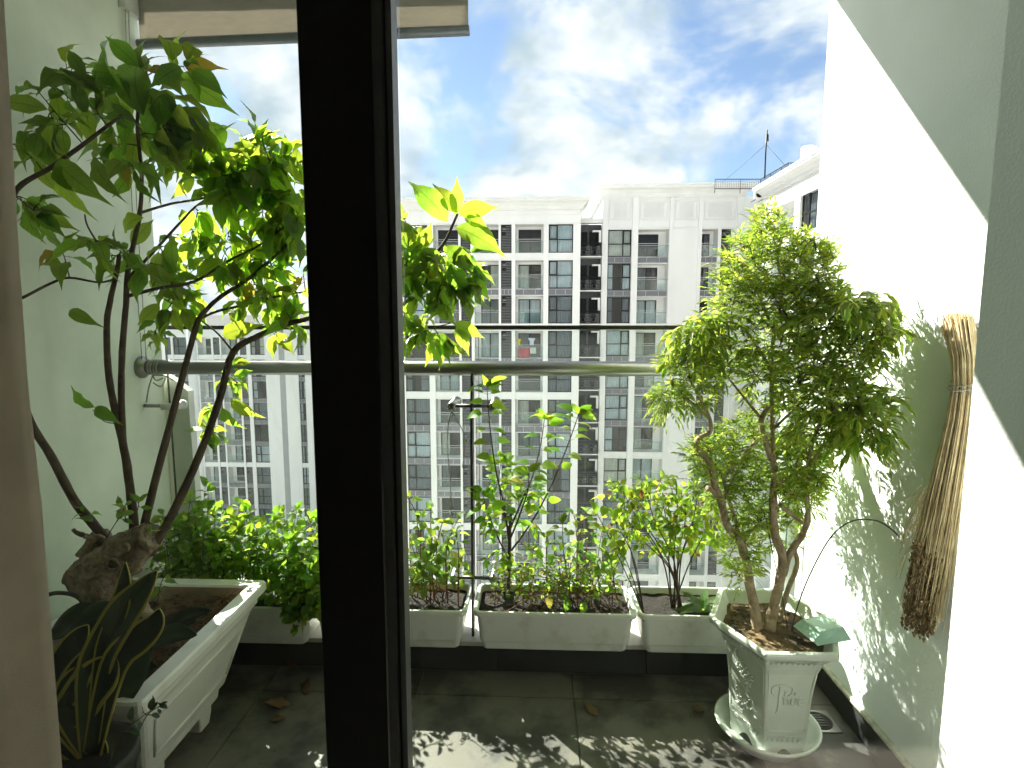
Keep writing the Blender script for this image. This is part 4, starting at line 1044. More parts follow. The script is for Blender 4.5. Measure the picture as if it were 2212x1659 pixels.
S([(303,1180,1.67),(325,1080,1.70),(365,925,1.76),(398,800,1.80),(424,705,1.83),(440,675,1.85),(478,640,1.88),(540,600,1.91),(600,548,1.94),(650,500,1.96)], .0155, .004)
S([(322,1198,1.65),(372,1110,1.70),(430,985,1.76),(475,860,1.82),(503,762,1.86),(560,725,1.90),(620,700,1.93),(668,688,1.95),(760,660,1.98),(850,609,2.0),(913,570,2.0),(957,528,2.0),(983,474,2.0),(988,462,2.0)], .017, .004)
S([(275,640,1.72),(345,622,1.76),(420,608,1.82),(500,560,1.88),(560,530,1.92),(640,470,1.96)], .007, .003, 6)
S([(278,600,1.72),(335,540,1.78),(390,480,1.84),(430,440,1.88),(500,400,1.92)], .006, .0025, 6)
S([(303,460,1.73),(370,440,1.80),(450,425,1.88),(520,390,1.94),(555,330,1.96)], .005, .002, 6)
S([(428,690,1.84),(470,672,1.88),(530,658,1.92),(600,640,1.95),(660,630,1.98)], .006, .0025, 6)
S([(503,760,1.86),(470,720,1.86),(430,690,1.88),(370,655,1.88),(345,640,1.88)], .004, .002, 6)
S([(850,690,2.0),(926,706,2.0),(978,697,2.0)], .003, .0018, 6)
P.stem([A(760,660,1.98), A(800,680,1.99), A(850,690,2.0)], [.004,.0035,.003], 6)
S([(254,600,1.70),(215,610,1.66),(150,600,1.63),(110,612,1.62),(55,640,1.62),(42,645,1.62)], .003, .005, 6)
S([(250,590,1.70),(220,540,1.66),(190,490,1.65),(183,463,1.65)], .004, .002, 6)
CL = [ # px, py, rx, ry, twigs, y0, y1, droop, leaf length range
 (350,165,60,50,4,1.70,1.78,.05,(.10,.16)),(140,190,80,50,5,1.58,1.66,.3,(.09,.14)),(235,215,60,60,5,1.62,1.72,.5,(.09,.15)),
 (80,300,45,45,3,1.56,1.62,.7,(.09,.13)),(135,310,55,50,4,1.58,1.66,.6,(.08,.13)),(330,260,55,70,6,1.70,1.80,.8,(.10,.16)),(400,290,45,70,5,1.74,1.86,.8,(.11,.16)),
 (250,345,70,60,5,1.62,1.74,.8,(.09,.14)),(75,455,35,45,3,1.56,1.62,1.1,(.09,.13)),(165,530,60,30,3,1.60,1.66,.6,(.08,.13)),(270,560,60,40,5,1.64,1.74,.5,(.08,.13)),
 (430,380,70,70,10,1.80,1.95,.7,(.09,.14)),(500,420,100,90,18,1.84,2.02,.7,(.09,.14)),(545,330,65,40,10,1.90,2.0,.05,(.09,.13)),(600,430,55,100,15,1.90,2.04,.6,(.10,.16)),(620,340,30,40,4,1.92,2.02,.3,(.10,.15)),
 (450,550,100,80,17,1.82,2.0,.7,(.08,.13)),(570,590,90,80,19,1.88,2.05,.7,(.08,.13)),(380,610,45,60,7,1.80,1.95,.6,(.08,.13)),(400,665,55,25,4,1.84,1.94,.7,(.08,.12)),(540,660,100,25,6,1.88,2.0,.7,(.07,.11)),
 (620,700,40,40,4,1.92,2.02,.8,(.08,.11)),(505,800,20,40,3,1.80,1.90,.4,(.06,.09)),(460,905,25,45,4,1.76,1.86,.5,(.05,.085)),(340,715,20,40,2,1.82,1.9,.7,(.06,.09)),
 (925,580,65,60,11,1.95,2.07,.8,(.09,.14)),(890,510,40,60,8,1.95,2.05,.6,(.08,.13)),(970,620,60,55,9,1.95,2.08,.9,(.08,.13)),(920,700,70,45,10,1.95,2.08,1.0,(.07,.12)),(1000,560,45,45,6,1.95,2.08,.7,(.10,.14)),(870,640,25,60,5,1.95,2.05,.8,(.07,.12)),
 (780,600,60,90,4,1.95,2.05,.6,(.07,.11))]
for px, py, rx, ry, n, y0, y1, dr_, LL in CL:
    for k in range(n):
        a = P.u(0, 2*PI); q = math.sqrt(P.r.random())
        e = A(px+rx*q*math.cos(a), py+ry*q*math.sin(a), P.u(y0, y1))
        e.x = max(e.x, XL+.03); b = P.near(e)
        if (e-b).length > .28: b = e.lerp(b, .28/(e-b).length)
        P.twig(b, e, 3 if (e-b).length < .08 else 4, LL, dr_, .0022, .0012, .35, .22, False, 2, .75, .45)
def big(px, py, qx, qy, y, L=None, nrm=None):
    nrm = nrm or V(P.u(-.5,.5), -1, P.u(-.3,.7))     # a single leaf the photograph shows plainly
    b, e = A(px, py, y), A(qx, qy, y-.02); P.leaf(b, e-b, nrm, (e-b).length*1.2 if L is None else L)
for a_ in ((385,150,368,52,1.76),(398,142,458,138,1.78),(390,160,478,222,1.8),(375,300,445,255,1.85),(310,250,258,62,1.72),(180,180,62,162,1.6),(185,165,145,105,1.62),(270,200,175,72,1.66),
            (310,470,236,490,1.7),(130,355,158,460,1.6),(120,350,195,420,1.6),(565,420,500,355,1.95),(570,405,640,500,1.97),(968,480,890,385,1.98),(983,465,988,390,2.0),(990,462,1066,440,2.02),(985,490,1082,540,2.02),
            (965,530,1020,585,1.96),(560,390,555,290,1.98),(545,400,525,300,1.98),(575,395,615,320,2.0),(655,400,635,315,1.99),(480,725,545,700,1.9),(345,655,300,700,1.9),(500,860,545,905,1.8),(480,880,500,930,1.78),
            (988,460,939,396,2.0),(1003,468,1052,488,2.02),(905,545,963,556,1.97),(905,538,931,487,2.0),(900,541,866,470,2.0),(881,585,884,645,2.0),(923,588,946,642,2.02),(972,570,1010,657,1.98),(1019,596,1054,640,2.03),(1009,588,1043,570,2.03),
            (918,707,889,738,2.0),(983,697,1036,727,2.02),(983,710,1015,757,2.0),(952,718,970,777,2.0),(939,660,982,694,1.98),(880,600,855,560,1.98),(900,640,870,690,2.02),(950,600,985,640,2.0),(865,470,858,430,2.0),
            (563,367,645,452,1.96),(443,323,521,390,1.90),(403,252,425,318,1.84),(320,189,364,320,1.78),(360,222,403,330,1.82),(203,338,233,422,1.62),(545,395,590,450,1.98),(600,500,650,560,1.98),(480,560,420,600,1.9),(590,640,640,690,1.98),
            (150,790-120,195,695,1.6),(205,880,150,842,1.62),(205,880,240,905,1.62)):
    big(*a_)
P.stem([A(255,1010-95,1.69), A(225,910,1.66), A(200,885,1.63)], [.002,.0015,.001], 5, sk=False)
# sprouts at the stump
for px, py, qx, qy in ((228,1165,268,1110),(285,1150,300,1085),(300,1140,330,1130),(230,1160,180,1105),(275,1130,265,1090)): P.twig(A(px,py,1.62), A(qx,qy,1.62), 3, (.035,.06), .2, .0018, .001, .4, .2, False, 2, .8)
for px, py, qx, qy in ((290,1310,340,1250),(340,1300,370,1230),(320,1330,350,1275)): P.twig(A(px,py,1.72), A(qx,qy,1.80), 4, (.03,.05), .2, .0018, .001, .3, .2, False, 2, .8)
print('tree leaves', P.finish(300))

# snake plant and its neighbour in front of the tub
def snakemat():
    m = leafmat('variegated strap leaf', (0.06,0.095,0.05), (0.05,0.09,0.03), 0.12, 0.4, vein=0.0)
    N = m.node_tree.nodes; L = m.node_tree.links
    p = [n for n in N if n.type == 'BSDF_PRINCIPLED'][0]; src = p.inputs['Base Color'].links[0].from_socket
    uv = [n for n in N if n.type == 'UVMAP'][0]; sp = N.new('ShaderNodeSeparateXYZ'); L.new(uv.outputs[0], sp.inputs[0])
    s1 = N.new('ShaderNodeMath'); s1.operation = 'SUBTRACT'; s1.inputs[1].default_value = .5; L.new(sp.outputs[0], s1.inputs[0])
    s2 = N.new('ShaderNodeMath'); s2.operation = 'ABSOLUTE'; L.new(s1.outputs[0], s2.inputs[0])
    s3 = N.new('ShaderNodeMath'); s3.operation = 'GREATER_THAN'; s3.inputs[1].default_value = .41; L.new(s2.outputs[0], s3.inputs[0])
    mx = N.new('ShaderNodeMix'); mx.data_type = 'RGBA'; L.new(s3.outputs[0], mx.inputs['Factor']); L.new(src, mx.inputs['A']); mx.inputs['B'].default_value = (.62,.56,.12,1)
    L.new(mx.outputs['Result'], p.inputs['Base Color'])
    return m
M['snake'] = snakemat()
spn = empty('snake_plant', (-1.06, 1.17, 0), 'dark snake plant with yellow-edged strap leaves leaning beside the white tub', 'plant')
sps = V(-1.06, 1.19, .40)
MB().lathe([(.07,.001),(.08,.01),(.10,.36),(.11,.365),(.11,.40),(.10,.40),(.095,.38),(.02,.38)], (-1.06,1.17,0), 24).build('pot', M['rubber'], spn)
def strap(name, pts, w, mat_, parent, nrm=V(.25,-1,.3), taper=True, fold=.25, blunt=False):
    P_, Q_ = smoothpath([Vector(p) for p in pts], [0]*len(pts), 6); n = len(P_); vs = []; uv = []; fs = []
    for i, p in enumerate(P_):
        t = i/(n-1); tan = (P_[min(i+1,n-1)]-P_[max(i-1,0)]).normalized(); sd = tan.cross(nrm).normalized(); nn = sd.cross(tan)
        ww = w/2*min(1, .6+t*1.4)*((1-((t-.55)/.45)**(3 if blunt else 1.7)) if t > .55 else 1)
        ww = max(ww, .0004)
        for s in (-1,-.78,-.4,0,.4,.78,1): vs.append(p+sd*ww*s+nn*fold*abs(s)*ww); uv.append((.5+.5*s, t))
    for i in range(n-1):
        for j in range(6): a = i*7+j; fs.append((a, a+1, a+8, a+7))
    o = MB().add(vs, fs, uvs=uv, smooth=True).build(name, mat_, parent)
    o.modifiers.new('thickness', 'SOLIDIFY').thickness = .0025
    return o
for pts, w, bl in ((((150,1640),(204,1455),(254,1345),(302,1280),(339,1233)),.052,0), (((165,1640),(225,1420),(254,1330),(268,1270),(271,1214)),.030,0), (((185,1640),(247,1440),(302,1380),(335,1345),(344,1315)),.044,0),
                   (((140,1670),(150,1575),(185,1500),(225,1452),(252,1422)),.066,1), (((125,1640),(134,1530),(160,1480),(189,1436)),.046,1), (((130,1660),(150,1520),(180,1440),(215,1390)),.044,0), (((150,1680),(170,1610),(178,1580),(180,1545)),.030,0),
                   (((110,1600),(120,1500),(160,1400),(190,1350)),.05,0), (((200,1690),(215,1640),(222,1620),(226,1600)),.02,0)):
    pp_ = [sps+V(0,0,-.02)] + [at(px, py, 1.20) for px, py in pts[1:]]
    strap('leaf', pp_, w*1.5, M['snake'], spn, blunt=bool(bl))
rb = empty('rubber_plant', at(300,1440,1.42), 'dark broad-leaved plant in terracotta pot inside the front of the tub', 'plant')
q = at(300,1440,1.42); q.z = .372; q.x -= .06
MB().lathe([(.05,0),(.058,.01),(.07,.075),(.077,.078),(.077,.092),(.070,.092),(.066,.08),(.01,.08)], q, 22).build('pot', M['terracotta'], rb)
MB().tube([q+V(0,0,.07), q+V(.0,0,.12), at(325,1385,1.42)], .006, 8, sub=4).build('stem', M['stemgreen'], rb)
def blade(px, py, qx, qy, w, y=1.40, dy=-.03, sag=.0, nrm=V(.2,-1,.5)):
    a, b = at(px, py, y), at(qx, qy, y+dy); mid = a.lerp(b, .5)+V(0,0,sag)
    P_ = [a, mid, b]; P2, Q2 = smoothpath(P_, [0,0,0], 6); n = len(P2); vs = []; uv = []; fs = []
    for i, p in enumerate(P2):
        t = i/(n-1); tan = (P2[min(i+1,n-1)]-P2[max(i-1,0)]).normalized(); sd = tan.cross(nrm).normalized(); nn = sd.cross(tan)
        ww = max(w/2*math.sin(PI*t**.8)**.8, .0005) if 0 < t < 1 else .0005
        for s in (-1,-.5,0,.5,1): vs.append(p+sd*ww*s+nn*.3*abs(s)*ww); uv.append((.5+.5*s, t))
    for i in range(n-1):
        for j in range(4): c = i*5+j; fs.append((c, c+1, c+6, c+5))
    o = MB().add(vs, fs, uvs=uv, smooth=True).build('leaf', M['bluegreen'], rb); o.modifiers.new('thickness', 'SOLIDIFY').thickness = .0015
for a_ in ((335,1392,458,1318,.040,1.42,-.02,.03),(340,1385,425,1335,.06,1.44,.0,.02),(330,1392,425,1372,.05,1.40,-.03,.02),(315,1395,248,1545,.075,1.36,-.06,.0),(330,1392,282,1442,.05,1.38,-.04,.01),
           (205,1305,108,1380,.07,1.50,-.05,.0),(242,1300,148,1395,.075,1.48,-.05,.0),(255,1335,185,1400,.055,1.45,-.05,.0),(250,1340,120,1410,.06,1.44,-.04,.01),(330,1390,300,1330,.045,1.46,.0,.0)): blade(*a_)
rh = MB(); hp = [at(270,1300,1.52), at(190,1340,1.5), at(130,1290,1.5), at(100,1290,1.5)]
sp2 = empty('weed_sprig', at(250,1620,1.14), 'thin weed sprig with small dark leaves in front of the tub corner', 'plant')
P = Plant(sp2, leaf_templates(4, .5, nseg=4, fold=.2, curl=.2, prof='round'), M['bluegreen'], M['stemgreen'], 31)
P.twig(at(235,1668,1.14), at(325,1535,1.14), 5, (.022,.034), .1, .0016, .001, .6, .3, False, 3, .9)
P.twig(at(300,1580,1.14), at(345,1525,1.15), 3, (.022,.032), .1, .0013, .001, .4, .3, False, 3, .9)
P.finish()
hs_ = tag(MB().tube([at(95,1288,1.5), at(120,1281,1.52), at(150,1283,1.55), at(170,1292,1.57), at(185,1310,1.58)], .006, 10, sub=5).build('garden_hose', M['rubber']), 'black hose looping out beside the gnarled stump', 'hose')

# ------------------------------------------------------------------ hexagonal ceramic pot with the aralia tree
HC = V(.820, 1.832, 0); BC = V(.808, 1.800, 0)
pot = empty('hexagonal_pot', BC, 'pale glazed hexagonal ceramic pot with relief script, standing in a saucer', 'plant pot')
HEX = [(-.112,-.216),(.110,-.216),(.216,0),(.112,.216),(-.110,.216),(-.216,0)]
PH = [(.0, .585, 0), (.03, .585, 0), (.045, .60, .15), (.20, .655, .42), (.285, .715, .68), (.330, .80, .84), (.352, .90, .93), (.362, .975, .97), (.366, .99, 1.0), (.376, 1.0, 1.0), (.384, .995, 1.0)]
def hexring(z, s, k, ins=0.0):
    c = BC.lerp(HC, k); return [(c.x+x*s*(1-ins), c.y+y*s*(1-ins), z+.030) for x, y in HEX]
m = MB(); m.rings([hexring(*p) for p in PH] + [hexring(.384, .995, 1, .085), hexring(.376, .985, 1, .10), hexring(.30, .74, .8, .12)], caps=False)
body = m.build('body', M['glaze'], pot)
bv = body.modifiers.new('edge', 'BEVEL'); bv.width = .004; bv.segments = 2; bv.limit_method = 'ANGLE'; bv.angle_limit = math.radians(35)
sm_ = MB(); vs = [tuple(HC+V(0,0,.372))]; fs = []; rg = [.25,.5,.72,.88]; nn = 36
def hexr(a):                                            # radius of the rim hexagon at an angle
    best = 9
    for i in range(6):
        (x0, y0), (x1, y1) = HEX[i], HEX[(i+1) % 6]; dx, dy = x1-x0, y1-y0; den = math.cos(a)*dy-math.sin(a)*dx
        if abs(den) > 1e-9:
            t = (x0*dy-y0*dx)/den; u_ = (x0*math.sin(a)-y0*math.cos(a))/den
            if t > 0 and -1e-6 <= u_ <= 1+1e-6: best = min(best, t)
    return best
for q in rg:
    for k in range(nn):
        a = 2*PI*k/nn; r = hexr(a)*q; p = HC+V(r*math.cos(a), r*math.sin(a), 0)
        vs.append((p.x, p.y, .372 + .012*(1-q) + .010*noise.noise(V(p.x*20, p.y*20, 2))))
for k in range(nn): fs.append((0, 1+k, 1+(k+1) % nn))
for j in range(len(rg)-1):
    for k in range(nn): a = 1+j*nn+k; b = 1+j*nn+(k+1) % nn; fs.append((a, a+nn, b+nn, b))
sm_.add(vs, fs, smooth=True).build('soil', M['clay'], pot)
cr = MB(); rg_ = random.Random(77)
for k in range(260):
    a = rg_.uniform(0, 2*PI); r = hexr(a)*.8*math.sqrt(rg_.random()); p = HC+V(r*math.cos(a), r*math.sin(a), .376); q = rg_.uniform(.002,.008)
    cr.add([p+V(rg_.uniform(-q,q), rg_.uniform(-q,q), rg_.uniform(-q*.5,q)) for _ in range(4)], [(0,1,2),(0,2,3),(0,3,1),(1,3,2)])
c_ = cr.build('crumbs', M['clay'], pot); c_['kind'] = 'stuff'
def face_pt(i, u, v, out=.0):                           # a point on pot face i: u 0..1 across, v 0..1 up
    z = .03+.33*v
    for (z0, s0, k0), (z1, s1, k1) in zip(PH, PH[1:]):
        if z0 <= z <= z1+1e-9: t = (z-z0)/(z1-z0); s = s0+(s1-s0)*t; k = k0+(k1-k0)*t; break
    r = hexring(z, s, k); a, b = V(*r[i]), V(*r[(i+1) % 6]); d = (b-a).normalized()
    return a.lerp(b, u) + V(d.y, -d.x, 0)*out
def relief(name, face, strokes, r=.0028, sub=5, flat=.001):
    m = MB()
    for st_ in strokes: m.tube([face_pt(face, u, v, flat) for u, v in st_], r, 6, sub=sub if len(st_) > 2 else 0)
    o = m.build(name, M['glaze'], pot); return o
SCR = [[(.30,.66),(.29,.56),(.29,.46),(.27,.38),(.24,.37)], [(.20,.55),(.14,.58),(.14,.63),(.24,.655),(.40,.665),(.54,.64),(.55,.58),(.46,.54),(.36,.53)],
       [(.42,.60),(.41,.52),(.41,.46)], [(.42,.50),(.48,.525),(.50,.49),(.51,.455)], [(.57,.52),(.56,.47),(.60,.455),(.65,.48),(.655,.52),(.66,.46)], [(.60,.56),(.64,.585)], [(.82,.52),(.75,.525),(.71,.49),(.74,.455),(.83,.46)]]
so1 = relief('relief_script', 0, SCR, .0032); so1['kind'] = 'stuff'
def fret(face, v0, v1, n, name):
    st_ = []
    for i in range(n):
        a = .08+.84*i/n; w = .84/n
        st_.append([(a, v0), (a, v1), (a+w*.72, v1), (a+w*.72, v0+(v1-v0)*.35), (a+w*.36, v0+(v1-v0)*.35), (a+w*.36, v0+(v1-v0)*.65)])
    o = relief(name, face, st_, .0013, 0, .0004); o['kind'] = 'stuff'
for f_ in (0, 5):
    fret(f_, .895, .945, 9, 'fret_band'); fret(f_, .06, .115, 7, 'fret_band')
    for seq in ([(.06,.84),(.94,.84)], [(.06,.84),(.06,.17)], [(.94,.84),(.94,.17)], [(.06,.17),(.94,.17)]): relief('moulding', f_, [[seq[0], ((seq[0][0]+seq[1][0])/2, (seq[0][1]+seq[1][1])/2), seq[1]]], .0012, 4, .0)
fr2 = random.Random(9); fl_ = MB()
for cu_, cv_ in ((.35,.80),(.42,.74),(.50,.68),(.45,.60),(.58,.55),(.52,.48),(.62,.62),(.35,.66)):
    for k in range(5):
        a = k*2*PI/5+cu_*9; fl_.tube([face_pt(5, cu_, cv_, .001), face_pt(5, cu_+.06*math.cos(a), cv_+.03*math.sin(a), .003), face_pt(5, cu_+.085*math.cos(a+.3), cv_+.042*math.sin(a+.3), .001)], [.003,.0045,.002], 6, sub=3)
for k in range(14):
    u0, v0 = fr2.uniform(.2,.75), fr2.uniform(.22,.55); fl_.tube([face_pt(5, u0, v0, .001), face_pt(5, u0+.08, v0+fr2.uniform(-.03,.04), .001), face_pt(5, u0+.14, v0+fr2.uniform(-.05,.05), .001)], [.002,.0035,.0015], 6, sub=4)
fo_ = fl_.build('flower_relief', M['glaze'], pot); fo_['kind'] = 'stuff'
for f_ in (0, 5):                                        # dark plates paint the shade of arched openings between the feet
    a, b = face_pt(f_, .30, 0, .0012), face_pt(f_, .70, 0, .0012); ar_ = []
    for k in range(9):
        t = k/8; p = a.lerp(b, t); ar_.append((p.x, p.y, .034+.022*math.sin(PI*t)))
    ar_ += [(b.x, b.y, .033), (a.x, a.y, .033)]
    d = (b-a).normalized(); n_ = V(d.y, -d.x, 0)
    MB().rings([[tuple(V(*q)-n_*.002) for q in ar_], [tuple(V(*q)+n_*.0005) for q in ar_]]).build('foot_arch_shade', M['rubber'], pot)
sau = tag(MB().rings([[(BC.x-.005+rx*math.cos(a), BC.y-.005+ry*math.sin(a), z) for a in [k*2*PI/40 for k in range(40)]] for rx, ry, z in
    ((.12,.11,.001),(.128,.118,.004),(.160,.148,.045),(.170,.158,.056),(.170,.158,.062),(.163,.151,.062),(.152,.140,.050),(.124,.114,.0285),(.02,.02,.0285))], smooth=True).build('saucer', M['glaze']), 'pale oval saucer under the hexagonal pot', 'saucer')
tray = empty('mint_tray', at(1775,1370,1.80), 'mint green plastic tray lying upturned on the hexagonal pot rim', 'tray')
c0 = V(.935,1.735,.452); m = MB()
def tr_(hx, hy, z): 
    out = []
    for sx, sy in ((-1,-1),(1,-1),(1,1),(-1,1)):
        out.append((c0.x+sx*hx*.96-sy*.012, c0.y+sy*hy+sx*.012, z + .06*sx*hx + (-.0)*sy))
    return out
m.rings([tr_(.058,.054,.416), tr_(.060,.056,.418), tr_(.044,.038,.449), tr_(.040,.034,.452)], caps=True); m.build('shell', M['mintplate'], tray)
wr = tag(MB().tube([at(1708,1370,1.80)-V(0,0,.02), at(1720,1320,1.80), at(1750,1240,1.78), at(1795,1160,1.75), at(1840,1126,1.72), at(1890,1124,1.69), at(1925,1143,1.66), at(1943,1161,1.64)], .0022, 6, sub=6).build('bent_wire', M['black']), 'thin black wire arching out of the hexagonal pot towards the wall', 'wire')
wr2 = tag(MB().tube([at(1706,1372,1.81)-V(0,0,.02), at(1690,1290,1.84), at(1668,1190,1.87), at(1655,1119,1.88)], .0018, 6, sub=5).build('straight_wire', M['black']), 'thin straight black wire leaning through the tree stems', 'wire')

ar = empty('aralia_tree', at(1648,1385,1.83), 'leafy aralia tree with twisted tan stems growing from the hexagonal pot', 'tree')
class AP(Plant): pass
P = AP(ar, leaf_templates(2, .5), M['aralia'], M['araliabark'], 41, (.3, XR-.015, 1.40, 2.30, .4, 2.0))
def S2(pts, r0, r1, n=10, m_=None):
    r0 *= .82; k = len(pts); return P.stem([A(*p) for p in pts], [r0+(r1-r0)*i/(k-1) for i in range(k)], n, rough=.25, mat_=m_)
S2([(1637,1392,1.82),(1633,1330,1.82),(1618,1256,1.83),(1601,1174,1.84),(1571,1136,1.85),(1558,1084,1.86),(1541,1040,1.86),(1534,1002,1.86),(1506,966,1.86),(1509,947,1.86),(1533,934,1.86),(1533,904,1.85),(1512,860,1.84),(1490,820,1.83)], .022, .004)
S2([(1558,1084,1.86),(1540,1062,1.84),(1527,1053,1.83)], .010, .008, 8)
S2([(1658,1392,1.82),(1668,1325,1.82),(1686,1247,1.82),(1690,1204,1.82),(1674,1153,1.83),(1670,1089,1.83),(1674,1020,1.84),(1661,976,1.84),(1647,930,1.84),(1645,905,1.84),(1660,878,1.84)], .022, .007)
S2([(1674,1020,1.84),(1668,930,1.85),(1667,800,1.85),(1672,720,1.85),(1690,640,1.85),(1694,560,1.85)], .010, .004, 8)
S2([(1692,1243,1.82),(1704,1200,1.83),(1734,1153,1.84),(1745,1119,1.84),(1743,1076,1.84),(1744,1010,1.83),(1760,940,1.82),(1790,880,1.80)], .015, .005)
S2([(1734,1130,1.84),(1704,1106,1.83),(1686,1090,1.82)], .008, .007, 8)
S2([(1615,1245,1.83),(1590,1150-20,1.9),(1563,1031,1.9),(1596,998,1.88),(1632,954,1.86),(1654,936,1.85)], .008, .006, 8)
S2([(1675,1370,1.86),(1700,1280,1.90),(1722,1220,1.92),(1716,1190,1.92)], .012, .008, 8)
for q in ([(1667,800,1.85),(1630,740,1.83),(1590,700,1.80),(1530,690,1.78)], [(1667,810,1.85),(1720,740,1.83),(1770,695,1.80),(1840,660,1.75)], [(1672,720,1.85),(1640,640,1.86),(1610,590,1.87)], [(1680,690,1.85),(1740,620,1.82),(1790,590,1.78)],
          [(1668,930,1.85),(1740,860,1.80),(1810,800,1.75),(1860,780,1.71)], [(1745,1010,1.83),(1800,940,1.76),(1850,900,1.71)], [(1533,904,1.85),(1470,850,1.82),(1440,850,1.80)], [(1645,905,1.84),(1600,850,1.86),(1560,800,1.86)], [(1690,640,1.85),(1680,560,1.86),(1665,490,1.86)],
          [(1558,1084,1.86),(1580,1040,1.9),(1600,1000,1.92)], [(1674,1050,1.84),(1720,1020,1.86),(1750,1000,1.86)], [(1601,1174,1.84),(1620,1150,1.88),(1640,1130,1.9)]):
    S2(q, .006, .0025, 6)
AF = MB(); ag = random.Random(99)
def leaflet(p, d, nrm, L, w):
    x = d.cross(nrm)
    if x.length < 1e-5: x = d.orthogonal()
    x.normalize(); n_ = x.cross(d)
    b = len(AF.v); rows = ((0, .12), (.35, 1.0), (.7, .75), (1.0, 0.0)); vs = []; uv = []
    for t, k in rows:
        c = p + d*L*t - V(0,0,1)*L*.18*t*t
        if k: vs += [c-x*w*k/2+n_*w*.12, c, c+x*w*k/2+n_*w*.12]; uv += [(0,t),(.5,t),(1,t)]
        else: vs += [c]; uv += [(.5,t)]
    AF.add(vs, [(0,1,4,3),(1,2,5,4),(3,4,7,6),(4,5,8,7),(6,7,9),(7,8,9)], uvs=uv, smooth=True)
def compound(p, d, L, droop, lw, broad):
    d = d.normalized(); n = ag.randint(3, 4); sd = d.cross(V(0,0,1))
    if sd.length < 1e-4: sd = V(1,0,0)
    sd.normalize(); pts = []
    for k in range(n+1):
        t = k/n; pts.append(p + d*L*t - V(0,0,1)*droop*L*t*t)
    if not (P.ok(pts[-1]) and P.ok(p)): return
    AF.tube(pts, .0009, 3, caps=False)
    for k in range(1, n+1):
        tan = (pts[k]-pts[k-1]).normalized()
        for s in ((-1, 1) if k < n else (0,)):
            dd = (tan*.75 + sd*s*ag.uniform(.5,.95) + V(0,0,.02-droop*.45) + V(ag.uniform(-.2,.2), ag.uniform(-.2,.2), ag.uniform(-.2,.2))).normalized()
            l = L*ag.uniform(.42,.68); q = pts[k]+dd*l
            if not P.ok(q): continue
            leaflet(pts[k], dd, (V(0,0,1)+V(ag.uniform(-.7,.7), ag.uniform(-.9,.4), 0)), l, l*lw*ag.uniform(.8,1.25))
            if broad and ag.random() < .6: leaflet(pts[k]+dd*l*.3, (dd+sd*s*.6).normalized(), V(0,0,1)+V(ag.uniform(-.5,.5), -.5, 0), l*.55, l*.55*lw)
FN, BD = (.034,.054), (.05,.08)
AC = [ # px, py, rx, ry, count, y0, y1, droop, leaf length, width ratio
 (1665,502,36,42,80,1.80,1.94,.1,FN,.22),(1608,570,48,55,135,1.77,1.98,.15,FN,.22),(1680,568,55,60,160,1.75,1.98,.15,FN,.22),(1745,572,45,55,130,1.73,1.90,.15,FN,.22),(1790,592,26,48,65,1.72,1.84,.15,FN,.22),(1588,640,42,50,120,1.76,1.96,.2,FN,.22),(1650,650,60,45,130,1.75,1.98,.25,FN,.23),(1720,655,60,45,130,1.73,1.96,.25,FN,.23),(1785,655,40,38,70,1.70,1.84,.25,FN,.23),
 (1548,704,40,22,50,1.74,1.86,.7,BD,.30),(1500,735,36,34,60,1.74,1.86,.9,BD,.30),(1492,785,55,24,120,1.76,1.92,.1,FN,.22),(1558,780,45,35,85,1.78,1.96,.3,FN,.24),(1445,860,30,30,75,1.77,1.88,.6,FN,.26),(1505,842,42,34,80,1.80,1.94,.4,FN,.24),
 (1680,740,70,50,130,1.70,2.0,.4,FN,.25),(1640,805,50,45,95,1.76,2.0,.4,FN,.25),(1800,690,55,36,95,1.66,1.84,.5,BD,.28),(1865,662,42,28,60,1.60,1.74,.8,BD,.32),(1905,708,20,38,36,1.60,1.70,1.0,BD,.32),
 (1770,765,80,48,160,1.64,1.90,.35,FN,.25),(1850,770,48,42,95,1.60,1.76,.4,FN,.25),(1740,850,78,48,150,1.66,1.92,.4,FN,.26),(1822,858,66,48,150,1.60,1.80,.4,FN,.26),(1872,900,36,48,95,1.58,1.70,.6,BD,.28),(1865,948,32,22,30,1.58,1.68,.8,BD,.3),(1770,930,58,38,95,1.68,1.88,.5,FN,.26),
 (1540,985,52,34,120,1.84,2.02,.15,FN,.22),(1602,950,48,40,100,1.84,2.04,.2,FN,.22),(1548,1045,42,38,85,1.86,2.04,.2,FN,.22),(1612,1030,42,38,70,1.86,2.04,.2,FN,.22),
 (1735,985,48,38,85,1.78,1.94,.4,FN,.26),(1720,1050,38,28,50,1.78,1.94,.4,FN,.25),(1760,1042,22,24,26,1.78,1.9,.4,FN,.25),(1640,1120,52,34,60,1.84,2.04,.2,FN,.22),(1600,1190,36,34,50,1.80,1.97,.2,FN,.22),(1605,1240,28,18,22,1.8,1.95,.2,FN,.22),(1690,1160,28,30,18,1.86,2.0,.3,FN,.22),
 (1705,990,60,50,110,1.96,2.13,.3,FN,.24),(1735,1070,42,45,70,1.96,2.12,.3,FN,.24),(1655,1060,50,45,60,1.98,2.13,.2,FN,.22),(1680,900,60,50,70,1.98,2.13,.3,FN,.24),(1640,1150,45,40,45,1.98,2.12,.2,FN,.22)]
